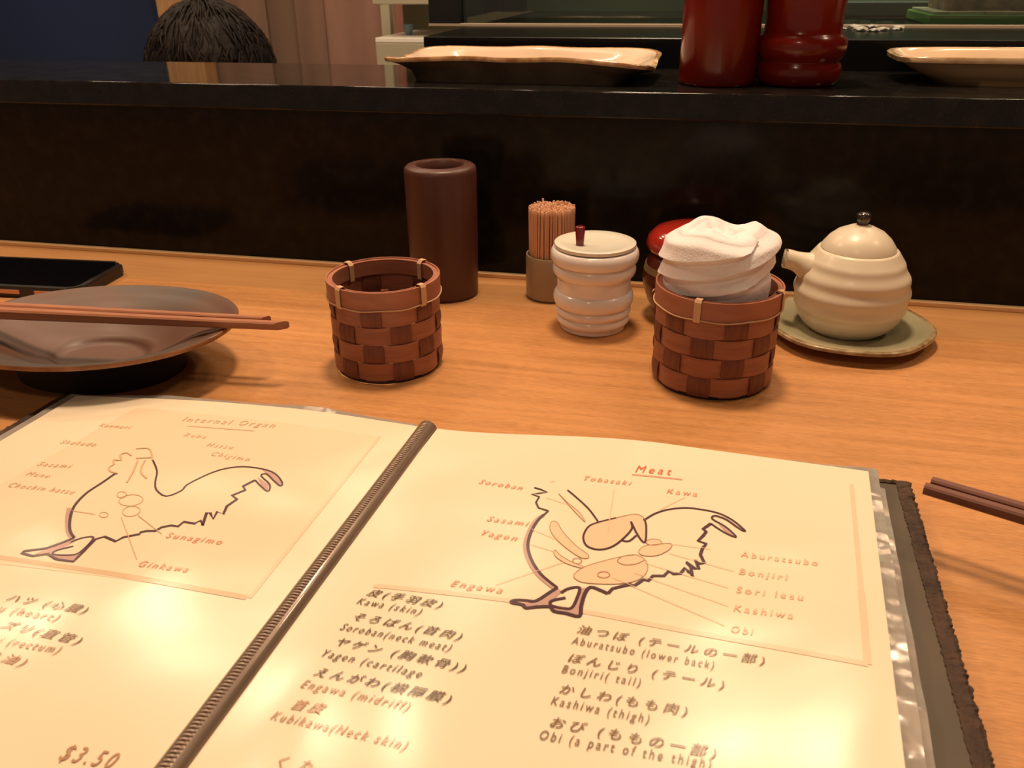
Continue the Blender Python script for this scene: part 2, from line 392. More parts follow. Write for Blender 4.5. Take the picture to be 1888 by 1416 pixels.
for v in hd.verts:
    x, y, z = v.co; k = 1 - .22 * max(0, -z) ** 1.5
    v.co = Vector((x * .078 * k, y * .096 - .004 * (z < -.2), z * .115))
    if y < -.5:
        v.co.y -= .018 * math.exp(-((x / .16) ** 2) - ((z + .18) / .22) ** 2)     # nose
        v.co.y += .010 * math.exp(-((abs(x) - .38) / .16) ** 2 - ((z - .05) / .12) ** 2)  # eye sockets
        v.co.y -= .006 * math.exp(-((x / .25) ** 2) - ((z + .52) / .06) ** 2)    # lips
        v.co.y += .004 * math.exp(-((x / .3) ** 2) - ((z + .56) / .025) ** 2)
head = link('head', hd, m_skin, person, smooth=True); head.location = (0, -.02, hz - .125)
for s in (-1, 1):
    bm = bmesh.new(); bmesh.ops.create_uvsphere(bm, u_segments=16, v_segments=10, radius=1, matrix=Matrix.Translation((s * .080, .005, -.01)) @ Matrix.Rotation(.3 * s, 4, 'Z') @ Matrix.Diagonal((.008, .018, .030, 1)))
    link('ear', bm, m_skin, head, smooth=True)
    bm = bmesh.new(); bmesh.ops.create_uvsphere(bm, u_segments=16, v_segments=10, radius=.011, matrix=Matrix.Translation((s * .030, -.080, .006)))
    link('eye', bm, mat('eye', (.05, .03, .02), .2), head, smooth=True)
hb = bmesh.new(); bmesh.ops.create_uvsphere(hb, u_segments=120, v_segments=72, radius=1)
for v in hb.verts:
    n_ = v.co.normalized(); x, y, z = n_
    fl = noise.noise(Vector((x * 2.2, y * 2.2, z * 2.2))); th = math.atan2(y, x)
    d_ = .006 * fl + .0025 * noise.noise(Vector((math.cos(th) * 9, math.sin(th) * 9, z * 2.5))) * (1 - max(0, z) ** 4) + .0012 * noise.noise(n_ * 12)
    low = max(0, -z)
    v.co = Vector((x * .117 * (1 - .25 * low), y * .122 * (1 - .25 * low), z * .126)) + n_ * d_
rem = [f for f in hb.faces if (f.calc_center_median().y < -.060 and f.calc_center_median().z < .030) or f.calc_center_median().z < -.10]
bmesh.ops.delete(hb, geom=rem, context='FACES')
hair = link('hair', hb, m_hair, person, smooth=True); hair.location = (0, -.015, hz - .124)

bm = bmesh.new()
for k in range(900):
    ph = random.random() * 6.28; el = random.uniform(.05, 1.52); n_ = Vector((math.cos(ph) * math.cos(el), math.sin(ph) * math.cos(el), math.sin(el)))
    dn = Vector((math.cos(ph) * math.sin(el), math.sin(ph) * math.sin(el), -math.cos(el))) + Vector((-n_.y, n_.x, 0)) * random.gauss(0, .35)
    P3 = []
    for q in range(4):
        m_ = (n_ + dn * .12 * q).normalized(); lf = (.0015, .0035, .0025, 0)[q] * (1.8 if el > 1.15 else 1) * random.uniform(.6, 1.2)
        P3.append(Vector((m_.x * .117, m_.y * .122, m_.z * .126)) + m_ * lf)
    if min(p_.z for p_ in P3) > -.02: tube(bm, P3, [.0020, .0022, .0016, .0004], 4, cap=False)
o = link('hair_strands', bm, m_hair, hair, smooth=True); o['kind'] = 'stuff'
st = thing('stool', 'low round stool under the seated person behind the ledge', 'stool', (HX, HY + .02, -1.0))
lob('seat', [(0, .27), (.15, .27), (.16, .28), (.16, .30), (.15, .31), (0, .31)], M_WALL, st, 40)
for k in range(4):
    a_ = PI / 4 + k * PI / 2; bm = bmesh.new(); tube(bm, [(.13 * math.cos(a_), .13 * math.sin(a_), 0), (.10 * math.cos(a_), .10 * math.sin(a_), .272)], .015, 10); link('leg', bm, M_WALL, st, smooth=True)

# ================================================================== dishes
def dish(name_top, hx, hy, ex, prof, rimz, thick, foot, mats, parent, nt=96, nr=22, tilt=None, rimw=.94, wob=None, inner=None):
    """polar dish: prof(t)->0..1 height fraction, rimz(a)->rim height above base; foot=(t_foot, h)"""
    bm = bmesh.new()
    def bd(a_):
        c, s = abs(math.cos(a_)), abs(math.sin(a_)); r = 1 / ((c ** ex + s ** ex) ** (1 / ex))
        return r * hx * math.cos(a_), r * hy * math.sin(a_)
    ts = [i / nr for i in range(nr + 1)]; ts = [1 - (1 - t) ** 1.4 for t in ts]
    def ring(t, top):
        R = []
        for i in range(nt):
            a_ = 2 * PI * i / nt; x, y = bd(a_); H_ = rimz(a_) + (wob(a_) if wob else 0)
            z = thick + foot[1] + (H_ - thick - foot[1]) * prof(t)
            if not top:
                z = foot[1] + (H_ - foot[1] - thick) * prof(t) if t > foot[0] else 0
                if t <= foot[0]: z = 0
            R.append(bm.verts.new((x * t, y * t, z)))
        return R
    tops = [ring(t, True) for t in ts[1:]]
    c = bm.verts.new((0, 0, thick + foot[1])); 
    for i in range(nt): bm.faces.new((c, tops[0][i], tops[0][(i + 1) % nt])).material_index = 0
    for k, (A, B) in enumerate(zip(tops, tops[1:])):
        for i in range(nt):
            f = bm.faces.new((A[i], B[i], B[(i + 1) % nt], A[(i + 1) % nt])); f.material_index = 1 if ts[k + 1] >= rimw else 0
    bt = [t for t in ts if t > foot[0]]
    bots = [ring(foot[0] - 1e-4, False)] + [ring(t if t < 1 else .995, False) for t in bt]
    for v in tops[-1]: v.co.z -= thick * .25
    for k, (A, B) in enumerate(zip(bots, bots[1:])):
        for i in range(nt): bm.faces.new((A[i], A[(i + 1) % nt], B[(i + 1) % nt], B[i])).material_index = 2
    A, B = tops[-1], bots[-1]
    for i in range(nt): bm.faces.new((A[i], B[i], B[(i + 1) % nt], A[(i + 1) % nt])).material_index = 1
    bm.faces.new(bots[0][::-1]).material_index = 2
    return sharp(link(name_top, bm, None, parent, mats=mats), 60)

def mottled(name, c1, c2, rough, scale, coat=.3, lo=.35, hi=.65, **k): return mat(name, c1, rough, col2=c2, scale=scale, coat=coat, lo=lo, hi=hi, **k)
m_cream = mottled('cream_glaze', (.78, .62, .47), (.70, .54, .40), .18, 14, .6, bump=.25, bscale=30, bdist=.003)
m_rimbr = mottled('brown_rim_glaze', (.30, .13, .04), (.62, .38, .18), .2, 70, .6, bump=.3, bscale=80, bdist=.002)
m_under = mat('plate_underside', (.07, .05, .035), .5, col2=(.12, .09, .06), scale=30)
def smoothstep(a, b, t): t = max(0, min(1, (t - a) / (b - a))); return t * t * (3 - 2 * t)
p1 = thing('serving_plate', 'long rectangular cream plate with brown rim, left of the red canisters on the ledge', 'plate', (-.183, .852, LZ), -.02, 'cream rectangular plates on the ledge')
dish('plate_body', .127, .060, 6.0, lambda t: .12 * t + .88 * smoothstep(.72, 1.0, t), lambda a: .0240 - .006 * abs(math.cos(a)) ** 4 - .006 * max(0, math.cos(a + .42)) ** 10 + .0006 * math.sin(9 * a), .0042, (.80, .003), [m_cream, m_rimbr, m_under], p1, rimw=.955)
for o in p1.children:
    for v in o.data.vertices:
        r = math.hypot(v.co.x / .127, v.co.y / .060); cn = abs(math.sin(2 * math.atan2(v.co.y / .060, v.co.x / .127))) ** 5
        k = 1 + .055 * cn * smoothstep(1.0, 1.4, r); v.co.x *= k; v.co.y *= k
m_cream2 = mottled('cream_glaze_warm', (.80, .62, .43), (.70, .52, .35), .2, 14, .6, bump=.2, bscale=30, bdist=.003)
m_rim2 = mottled('tan_rim_glaze', (.40, .23, .09), (.66, .46, .26), .2, 60, .6)
p2 = thing('serving_plate', 'long cream plate with tan rounded rim at the right edge, right of the red canisters', 'plate', (.290, .885, LZ), 0, 'cream rectangular plates on the ledge')
dish('plate_body', .137, .056, 5.5, lambda t: .10 * t + .90 * smoothstep(.74, 1.0, t), lambda a: .0245 - .001 * abs(math.cos(a)) ** 3 , .0050, (.72, .003), [m_cream2, m_rim2, mat('plate_side', (.50, .33, .18), .4)], p2, rimw=.945)

# red lacquer canisters
m_red = mat('red_lacquer', (.19, .010, .004), .24, coat=.25, coat_r=.08, spec=.3, col2=(.14, .007, .003), scale=6)
t = thing('lacquer_canister', 'tall plain red lacquer cylinder standing on the ledge', 'canister', (aty(1321, 150, .784 * KL).x, .784 * KL, LZ)); t.scale = (KL, KL, KL)
lob('cylinder_body', [(0, 0), (.030, 0), (.0315, .0015), (.0322, .004), (.0322, .175), (.0315, .178), (0, .178)], m_red, t, 64)
lob('lid', [(0, .178), (.0335, .178), (.0335, .196), (.031, .200), (0, .201)], m_red, t, 48)
t = thing('lacquer_canister', 'turned red lacquer canister with ringed foot, right of the tall cylinder', 'canister', (aty(1467, 150, .793 * KL).x + .0005, .793 * KL, LZ)); t.scale = (KL, KL, KL)
lob('turned_body', [(0, 0), (.030, 0), (.0325, .002), (.0345, .006), (.0348, .011), (.0342, .016), (.0322, .0185), (.0322, .0195), (.0345, .0215), (.0362, .026), (.0368, .031), (.0362, .036), (.0330, .0390), (.0312, .0415), (.0308, .050), (.0318, .065), (.0335, .080), (.0345, .085), (0, .085)], m_red, t, 64)
lob('lid', [(0, .0845), (.0352, .0845), (.0385, .087), (.0400, .092), (.0405, .105), (.039, .118), (.030, .128), (.015, .133), (.009, .136), (.009, .142), (.012, .148), (.009, .154), (0, .156)], m_red, t, 64)

# ================================================================== baskets
m_stake = mat('stake_wood', (.20, .066, .038), .55, col2=(.145, .045, .026), scale=60, stretch=(6, 6, .5), bump=.3, bscale=200, bdist=.0004, bstretch=(6, 6, .3))
m_weave = mat('weaver_wood', (.37, .145, .085), .5, col2=(.29, .105, .060), scale=40, stretch=(1, 1, 8), bump=.3, bscale=120, bdist=.0004, bstretch=(.5, .5, 9))
m_rim = mat('rim_wood', (.40, .155, .090), .5, col2=(.33, .120, .068), scale=40, stretch=(1, 1, 6))
m_foot = mat('basket_foot', (.018, .008, .006), .8)
m_cane = mat('pale_cane', (.62, .38, .22), .5)
def band(bm, rf, z0, z1, th, n=144, a0=0, a1=2 * PI, zf=None):
    full = abs(a1 - a0 - 2 * PI) < 1e-4; m_ = n if full else n + 1; R = []
    for i in range(m_):
        a_ = a0 + (a1 - a0) * i / n; c, s = math.cos(a_), math.sin(a_); r = rf(a_); dz = zf(a_) if zf else 0
        R.append([bm.verts.new(((r + dr) * c, (r + dr) * s, z + dz)) for dr, z in ((0, z0), (th, z0), (th, z1), (0, z1))])
    for i in range(n):
        A, B = R[i], R[(i + 1) % m_]
        for k in range(4): bm.faces.new((A[k], A[(k + 1) % 4], B[(k + 1) % 4], B[k]))
    if not full: bm.faces.new(R[0]); bm.faces.new(R[-1][::-1])
def basket(loc, rz, r0, r1, H, label, loop_rot):
    t = thing('woven_basket', label, 'basket', loc, rz, 'woven wood-strip cup baskets')
    NS, rows, A = 12, 4, .0009; zt = H - .0125; rh = (zt - .0030) / rows
    Rz = lambda z: r0 + (r1 - r0) * z / H
    for j in range(rows):
        z0 = .0030 + j * rh; zc = z0 + rh / 2
        bm = bmesh.new(); band(bm, lambda a_: Rz(zc) + A * math.cos(NS / 2 * a_ + j * PI), z0 + .0003, z0 + rh - .0003, .0006)
        sharp(link('weaver_strip', bm, m_weave, t), 30)
    for i in range(NS):
        a_ = 2 * PI * i / NS; hw = math.radians(10.5); bm = bmesh.new(); prev = None; K = 33
        for k in range(K):
            z = .0022 + (zt - .0022) * k / (K - 1); ph = (z - .0030 - rh / 2) / rh
            off = -A * math.cos(NS / 2 * a_ + PI * ph) * 1.15
            ring = []
            for (da, dr) in ((-hw, 0), (0, 0.0001), (hw, 0), (hw, .0006), (0, .0007), (-hw, .0006)):
                r = Rz(z) + off + dr; ring.append(bm.verts.new((r * math.cos(a_ + da), r * math.sin(a_ + da), z)))
            if prev:
                for q in range(6): bm.faces.new((prev[q], prev[(q + 1) % 6], ring[(q + 1) % 6], ring[q]))
            else: bm.faces.new(ring[::-1])
            prev = ring
        bm.faces.new(prev); sharp(link('stake_strip', bm, m_stake, t), 50)
    lob('basket_floor', [(0, 0), (r0 - .0012, 0), (r0 - .0006, .0008), (r0 - .0012, .0034), (0, .0034)], m_foot, t, 48)
    bm = bmesh.new(); band(bm, lambda a_: r1 + .0012, zt - .0005, H, .0012); sharp(link('rim_band', bm, m_rim, t), 30)
    bm = bmesh.new(); band(bm, lambda a_: r1 - .0024, zt + .0005, H - .0006, .0011); sharp(link('rim_band', bm, m_rim, t), 30)
    bm = bmesh.new(); band(bm, lambda a_: r1 - .00135, H - .0035, H - .0009, .0026); sharp(link('rim_core', bm, m_rim, t), 30)
    bm = bmesh.new(); pts = [((r1 + .0029) * math.cos(2 * PI * i / 72), (r1 + .0029) * math.sin(2 * PI * i / 72), zt - .0009 + .0004 * math.sin(i * .7)) for i in range(73)]
    tube(bm, pts, .00055, 6, cap=False); link('cane_lashing', bm, m_cane, t, smooth=True)
    for q in range(4):
        a_ = loop_rot + q * PI / 2; hw = .0022 / r1; bm = bmesh.new(); prev = None
        path = [(r1 + .0026, zt - .0022), (r1 + .0034, zt), (r1 + .0033, H - .001), (r1 + .002, H + .0009), (r1 - .0015, H + .0009), (r1 - .0034, H - .0012), (r1 - .0034, zt - .001)]
        for (r, z) in path:
            ring = [bm.verts.new(((r + d * .0004) * math.cos(a_ + e * hw), (r + d * .0004) * math.sin(a_ + e * hw), z + d * .0004 * (abs(z - H) < .0012))) for e, d in ((-1, 0), (1, 0), (1, 1), (-1, 1))]
            if prev:
                for k in range(4): bm.faces.new((prev[k], prev[(k + 1) % 4], ring[(k + 1) % 4], ring[k]))
            prev = ring
        link('cane_binding', bm, m_cane, t)
        if q == 3 or q == 2:
            pass
    # knot ends on one binding
    a_ = loop_rot + 3 * PI / 2; bm = bmesh.new(); c = Vector((math.cos(a_), math.sin(a_), 0)); tt = Vector((-c.y, c.x, 0)); b0 = c * (r1 + .0038) + Vector((0, 0, zt - .001))
    tube(bm, [b0, b0 + tt * .004 + c * .001 + Vector((0, 0, .0012)), b0 + tt * .0065 + c * .001 + Vector((0, 0, .0004))], .0005, 5)
    tube(bm, [b0, b0 - tt * .003 + c * .0008 - Vector((0, 0, .003))], .0005, 5)
    link('cane_knot', bm, m_cane, t, smooth=True)
    return t
BL = at(719, 667); BR = at(1309, 692)
FRONT = lambda p: math.atan2(-p.y, -p.x)
rzL = 0
fL, fR = FRONT(BL), FRONT(BR)
# stakes lie at multiples of 30 deg; rotate so one stands where the photo shows a dark square
# photo angles are measured from the direction facing the camera, positive to the right
basket((BL.x, BL.y, 0), fL + math.radians(-16), .0396, .0391, .0705, 'empty woven wood-strip basket in front of the tall brown vase', math.radians(16 - 50))
basket((BR.x, BR.y, 0), fR + math.radians(20), .0416, .0417, .0722, 'woven wood-strip basket holding the rolled white towel', math.radians(-20 - 16))

# ---- towel
m_towel = mat('towel_cotton', (.86, .80, .80), .95, sheen=.3, bump=.6, bscale=700, bdist=.0006)
tw = bmesh.new(); NT, NZ = 170, 230; rows = []
Z0, Z1 = .004, .1085
for k in range(NZ + 1):
    s = k / NZ; z = Z0 + (Z1 - Z0) * s; row = []
    for i in range(NT):
        a_ = 2 * PI * i / NT; x_, y_ = math.cos(a_), math.sin(a_)
        zd = z - .0125 * x_ - .003 * math.sin(2 * a_ + .6) - .002 * noise.noise(Vector((x_ * 1.5, y_ * 1.5, 1)))
        r = .0315 + .0008 * smoothstep(.060, .072, z) + .0050 * smoothstep(.052, .064, z) * (1 - smoothstep(.078, .086, z)) * max(0, math.cos(a_ + .7)) ** 1.5
        for (zc, am, wd) in ((.0745, .0045, .016), (.0865, .0046, .014), (.0985, .0036, .012)):
            d = zd - zc; r += am * smoothstep(-.0004, .0006, d) * math.exp(-max(0, d) / wd) - .0012 * smoothstep(-.006, -.0005, d) * (1 - smoothstep(-.0005, .0005, d))
        r -= .0080 * smoothstep(.101, .1085, z) ** 2
        r += (.0012 * noise.noise(Vector((x_ * 1.6, y_ * 1.6, z * 22))) + .0003 * noise.noise(Vector((x_ * 7, y_ * 7, z * 160)))) * smoothstep(.05, .07, z)
        r *= (1 + .05 * math.cos(2 * a_)) if z > .06 else 1
        if z > .06: r *= 1 - .05 * max(0, -y_) * (1 - smoothstep(.07, .08, z))
        zz_ = z + (.002 * noise.noise(Vector((x_ * 1.8 + 5, y_ * 1.8, 0))) + .0022 * math.sin(a_ * 3 + 1)) * smoothstep(.09, .1085, z)
        row.append(tw.verts.new((r * x_, r * y_, zz_)))
    rows.append(row)
# spiral fold on the top
for q, (fr, dz) in enumerate(((.90, .0018), (.78, .0016), (.68, -.0020), (.58, .0010), (.46, .0016), (.34, -.0030), (.2, -.001))):
    row = []
    for i in range(NT):
        a_ = 2 * PI * i / NT; v = rows[NZ][i].co
        sp = .0022 * math.sin(a_ + q * 1.3)
        row.append(tw.verts.new((v.x * fr, v.y * fr, v.z + dz + sp * (1 if fr < .8 else .3))))
    rows.append(row)
for A_, B_ in zip(rows, rows[1:]):
    for i in range(NT): tw.faces.new((A_[i], A_[(i + 1) % NT], B_[(i + 1) % NT], B_[i]))
tw.faces.new(rows[0][::-1]); tw.faces.new(rows[-1])
tobj = link('hand_towel', tw, m_towel, None, smooth=True); tobj.location = (BR.x - .0030, BR.y, 0); tobj.rotation_euler[2] = -.15
tag(tobj, 'rolled white cotton hand towel standing in the right basket', 'towel')

# ================================================================== counter crockery
m_brown = mat('brown_ceramic', (.095, .032, .022), .42, col2=(.065, .022, .016), scale=10, stretch=(1, 1, .3), bump=.25, bscale=260, bdist=.0005)
v0 = at(822, 539)
v = thing('chopstick_vase', 'tall dark brown cylindrical vase behind the empty basket', 'vase', (v0.x, v0.y, 0))
lob('vase_body', [(0, 0), (.0285, 0), (.0298, .001), (.0302, .003), (.0312, .05), (.0316, .112), (.0312, .1155), (.029, .1175), (.0215, .1182), (.0200, .1165), (.0192, .110), (.0190, .012), (0, .010)], m_brown, v, 72)
# toothpick holder
v0 = at(1016, 544)
m_grey = mat('grey_ceramic', (.37, .29, .20), .4, col2=(.32, .25, .17), scale=20, coat=.2)
th_ = thing('toothpick_holder', 'small grey ceramic cup holding the toothpicks', 'holder', (v0.x, v0.y, 0))
lob('cup_body', [(0, 0), (.0205, 0), (.0222, .001), (.0228, .003), (.0232, .038), (.0228, .040), (.0216, .040), (.0212, .038), (.0206, .017), (0, .016)], m_grey, th_, 56)
m_pick = mat('toothpick_wood', (.78, .44, .27), .6, col2=(.70, .38, .22), scale=50, stretch=(4, 4, .3))
bm = bmesh.new(); tube(bm, [(0, 0, 0), (0, 0, .004), (0, 0, .060), (0, 0, .0645), (0, 0, .065)], [.0003, .00092, .00092, .0009, .0006], 7)
pm = link('toothpick', bm, m_pick, None, smooth=True)
spots = []
for k in range(9):
    n_ = 1 if k == 0 else int(2 * PI * k * .0024 / .0023)
    for i in range(n_): spots.append((k * .0024, 2 * PI * i / n_ + k))
for i, (r, a_) in enumerate(spots):
    o = pm if i == 0 else pm.copy()
    if i: COL.objects.link(o)
    o.location = (v0.x + r * math.cos(a_), v0.y + r * math.sin(a_), .0165 + random.random() * .0022 + (.002 if random.random() < .06 else 0))
    o.rotation_euler = (random.gauss(0, .008), random.gauss(0, .008), random.random() * 6)
    tag(o, 'pale wooden toothpick packed upright in the small grey cup', 'toothpick', 'toothpicks in the grey cup')
# white jar
v0 = at(1092, 600)
m_white = mat('white_porcelain', (.86, .80, .75), .22, coat=.4, coat_r=.08)
wj = thing('condiment_jar', 'ribbed white porcelain jar with a dark red spoon through its lid', 'jar', (v0.x, v0.y, 0))
BEADS = [(.0628, .0064, .0357), (.0512, .0054, .0338), (.0270, .0066, .0330), (.0166, .0040, .0313), (.0088, .0044, .0303)]
jp = [(0, 0), (.0252, 0), (.0266, .0006)]
for k in range(1, 171):
    z = .0008 + (.0686 - .0008) * k / 170; r = .0270 + .0030 * smoothstep(0, .034, z)
    for zc, hh, ro in BEADS:
        u_ = (z - zc) / hh
        if abs(u_) < 1: r = max(r, ro - .0040 * (1 - math.sqrt(1 - u_ * u_)))
    jp.append((r, z))
jp += [(.0320, .0688), (.0300, .0686), (.0285, .066), (.0255, .010), (0, .008)]
lob('jar_body', jp, m_white, wj, 80, ang=70)
m_lidw = mat('lid_porcelain', (.84, .80, .68), .2, coat=.5)
ld = lob('lid', [(0, .0688), (.030, .0688), (.0322, .0695), (.0330, .0712), (.0328, .0724), (.0318, .0728), (.025, .0716), (.012, .0708), (0, .0706)], m_lidw, wj, 80)
bm = bmesh.new(); tube(bm, [(-.0115, -.006, .068), (-.0115, -.006, .0855), (-.0115, -.006, .0862)], [.0030, .0040, .0034], 16)
sharp(link('spoon_handle', bm, mat('dark_red_lacquer', (.16, .008, .010), .3, coat=.4), wj), 50)
# red jar
v0 = at(1266, 580)
rj = thing('lacquer_jar', 'dark red lacquer jar with domed lid half hidden behind the towel', 'jar', (v0.x, v0.y, 0))
m_redj = mat('jar_red', (.115, .018, .010), .3, coat=.5, coat_r=.1)
m_gold = mat('gold_band', (.30, .20, .09), .4, .3)
lob('jar_body', [(0, 0), (.026, 0), (.0285, .001), (.0300, .005), (.0345, .014), (.0385, .025), (.0400, .034), (.0385, .044), (.0350, .052), (.0330, .055), (.0305, .057), (0, .057)], m_redj, rj, 72)
lob('gold_stripe', [(.0392, .0415), (.0380, .0465), (.0374, .0465), (.0386, .0415)], m_gold, rj, 72, closed=True)
lob('lid', [(0, .0572), (.034, .0572), (.0375, .0600), (.0385, .0640), (.0365, .070), (.031, .0755), (.022, .0785), (.010, .080), (0, .0803)], mat('lid_red', (.36, .022, .012), .16, coat=.7), rj, 72)
# saucer & sauce pot
sp = at(1562, 592, .012); 
m_cel = mottled('celadon_glaze', (.44, .40, .25), (.36, .33, .20), .25, 25, .5)
m_celrim = mottled('saucer_rim', (.45, .34, .18), (.20, .12, .05), .25, 90, .5)
sa = thing('saucer', 'pale green glazed saucer with brown speckled rim under the sauce pot', 'saucer', (sp.x, sp.y, 0))
dish('saucer_body', .0655, .0655, 2.0, lambda t: .15 * smoothstep(.3, .5, t) + .85 * smoothstep(.45, 1.0, t), lambda a: .0125, .0030, (.5, .002), [m_cel, m_celrim, mat('saucer_under', (.35, .30, .2), .4)], sa, rimw=.93)
for o in sa.children:
    for vv in o.data.vertices:
        r = math.hypot(vv.co.x, vv.co.y); a_ = math.atan2(vv.co.y, vv.co.x)
        if r > .03: k = 1 + .016 * math.cos(6 * a_ + .5) * (r / .0655) ** 3; vv.co.x *= k; vv.co.y *= k
PZ = .0055
pc = at(1557, 604, .0055)
m_pot = mat('pot_glaze', (.76, .67, .51), .38, coat=.2, coat_r=.2, col2=(.69, .60, .45), scale=9, bump=.2, bscale=60, bdist=.0006)
pt = thing('sauce_pot', 'cream ribbed soy sauce pot with short spout and dark knob on the saucer', 'sauce pot', (pc.x, pc.y, PZ))
ctrl = [(.0290, .0012), (.0345, .0060), (.0392, .0130), (.0422, .0210), (.0436, .0290), (.0432, .0370), (.0415, .0450), (.0385, .0530), (.0345, .0600), (.0305, .0655)]
cp = smoothpath([(r, z, 0) for r, z in ctrl], 7)
prof = [(0, 0), (.0265, 0), (.0280, .0004)]
for p_ in cp:
    z = p_.y; prof.append((p_.x + .0006 * math.sin((z - .006) / .0125 * 2 * PI) * smoothstep(.012, .020, z) * (1 - smoothstep(.056, .062, z)), z))
rt = .0305
prof += [(rt - .0008, .0664), (rt - .0026, .0668), (rt - .0036, .066), (rt - .007, .058), (0, .056)]
lob('pot_body', prof, m_pot, pt, 96, wob=lambda a_, z: .0003 * math.sin(2 * a_ + z * 200))
lob('lid', [(0, .0650), (rt - .0048, .0650), (rt - .0026, .0670), (rt - .0034, .0695), (rt - .0075, .0752), (rt - .0130, .0800), (.0095, .0838), (.0048, .0856), (0, .0858)], m_pot, pt, 72)
lob('lid_knob', [(0, .0850), (.0044, .0850), (.0040, .0872), (.0050, .0892), (.0060, .0915), (.0052, .0940), (.0030, .0952), (0, .0955)], mat('dark_knob', (.03, .02, .018), .2, coat=.6), pt, 32)
bm = bmesh.new()
dspt = Vector((-.97, -.12, 0)).normalized(); b0 = dspt * .031 + Vector((0, 0, .0495))
pth = smoothpath([b0, b0 + dspt * .006 + Vector((0, 0, .002)), b0 + dspt * .012 + Vector((0, 0, .0045)), b0 + dspt * .019 + Vector((0, 0, .0068)), b0 + dspt * .0235 + Vector((0, 0, .0078))], 3)
rad = [.0128 - .0052 * smoothstep(0, .7, i / (len(pth) - 1)) for i in range(len(pth))]
tube(bm, pth, rad, 24, cap=False)
inn = [(pth[-1], rad[-1]), (pth[-1] + dspt * .0004, rad[-1] - .0018), (pth[-4], rad[-1] - .0024), (pth[-7], rad[-1] - .003)]
tube(bm, [p_ for p_, _ in inn], [r_ for _, r_ in inn], 24, cap=False)
link('spout', bm, m_pot, pt, smooth=True)

# ================================================================== left plate, chopsticks, phone
m_pl = mat('plate_glaze', (.115, .050, .028), .5, coat=.12, coat_r=.3, col2=(.070, .058, .048), scale=6, lo=.44, hi=.58)
m_plr = mat('plate_rim', (.34, .15, .06), .4, col2=(.22, .09, .035), scale=60)
m_plu = mat('plate_under', (.012, .008, .006), .7)  # dark underside, blackened to carry the shadow below the left plate
lp = thing('stoneware_plate', 'dark brown and grey oval stoneware plate with chopsticks lying across it', 'plate', (-.437, .501, .0004), .0)
dish('plate_body', .110, .081, 2.1, lambda t: .16 * smoothstep(.30, .36, t) + .72 * smoothstep(.33, .92, t) ** .9 + .12 * smoothstep(.86, 1.0, t), lambda a: .037 + .003 * math.cos(a), .0035, (.58, .004), [m_pl, m_plr, m_plu], lp, nr=40, rimw=.985)
m_chop = mat('chopstick_wood', (.40, .165, .08), .55, col2=(.32, .12, .055), scale=20, stretch=(1, 12, 12))
def chop(bm, L_, w, taper=.6, bevel=.006):
    n = 6; rings = []
    for i in range(n + 1):
        x = L_ * i / n; s = w / 2 * (1 - (1 - taper) * (i / n))
        c = s * .35; ring = []
        for (yy, zz_) in ((-s, -s + c), (-s + c, -s), (s - c, -s), (s, -s + c), (s, s - c), (s - c, s), (-s + c, s), (-s, s - c)):
            xx = x + (bevel * (yy / (2 * s) + .5) if i == n else 0)
            ring.append(bm.verts.new((xx, yy, zz_)))
        rings.append(ring)
    for A, B in zip(rings, rings[1:]):
        for k in range(8): bm.faces.new((A[k], A[(k + 1) % 8], B[(k + 1) % 8], B[k]))
    bm.faces.new(rings[0][::-1]); bm.faces.new(rings[-1])
def chopstick(label, tip, tail_dir, L_, w, m, z_tip, z_tail, group, taper=.6, bevel=.006):
    bm = bmesh.new(); chop(bm, L_, w, taper, bevel)
    o = sharp(link('chopstick', bm, m, None), 35)
    d = Vector((-tail_dir.x, -tail_dir.y, (z_tip - z_tail) / L_)).normalized()   # tail -> tip
    s = Vector((0, 0, 1)).cross(d).normalized(); u = d.cross(s)
    Mx = Matrix((d, s, u)).transposed().to_4x4(); Mx.translation = Vector((tip.x, tip.y, z_tip)) - d * L_
    o.matrix_world = Mx; tag(o, label, 'chopstick', group); return o
zt_ = .0445
tip = at(508, 600, zt_); tl = at(0, 577, zt_ + .001); d = (tl - tip); d.z = 0; d.normalize()
chopstick('pale brown wooden chopstick across the left plate, the nearer one with the longer tip', tip, d, .225, .0080, m_chop, zt_, zt_ + .001, 'chopsticks across the left plate', .72, .009)
tip2 = at(492, 596, zt_); tl2 = at(0, 566, zt_ + .001); d2 = (tl2 - tip2); d2.z = 0; d2.normalize()
tip2 = tip2 + Vector((-.006, .0058, 0))
chopstick('pale brown wooden chopstick across the left plate, the farther one', tip2, d, .225, .0080, m_chop, zt_, zt_ + .001, 'chopsticks across the left plate', .62, .005)
# right chopsticks, leaning on a plate just outside the picture
m_chop2 = mat('dark_chopstick_wood', (.19, .07, .045), .45, col2=(.14, .05, .032), scale=20, stretch=(1, 12, 12))
zr = .036
tipR = at(1704, 900, zr); tlR = at(1888, 955, zr); d = (tlR - tipR); d.z = 0; d.normalize()
chopstick('dark brown chopstick pointing in from the right edge, the nearer one', tipR, d, .225, .0074, m_chop2, zr, zr, 'dark chopsticks at the right edge', .7, 0)
sd_ = Vector((-d.y, d.x, 0)) * .0077
chopstick('dark brown chopstick pointing in from the right edge, the farther one', tipR + sd_ + d * .0015, d, .225, .0074, m_chop2, zr, zr, 'dark chopsticks at the right edge', .7, 0)
rp = thing('stoneware_plate', 'dark stoneware plate just past the right edge under the dark chopsticks', 'plate', (.298, .350, .0004), .0)
dish('plate_body', .110, .080, 2.4, lambda t: .30 * smoothstep(.56, .62, t) + .70 * smoothstep(.60, 1.0, t) ** .8, lambda a: .0325, .0035, (.40, .006), [m_pl, m_plr, m_plu], rp, nr=40, rimw=.985)
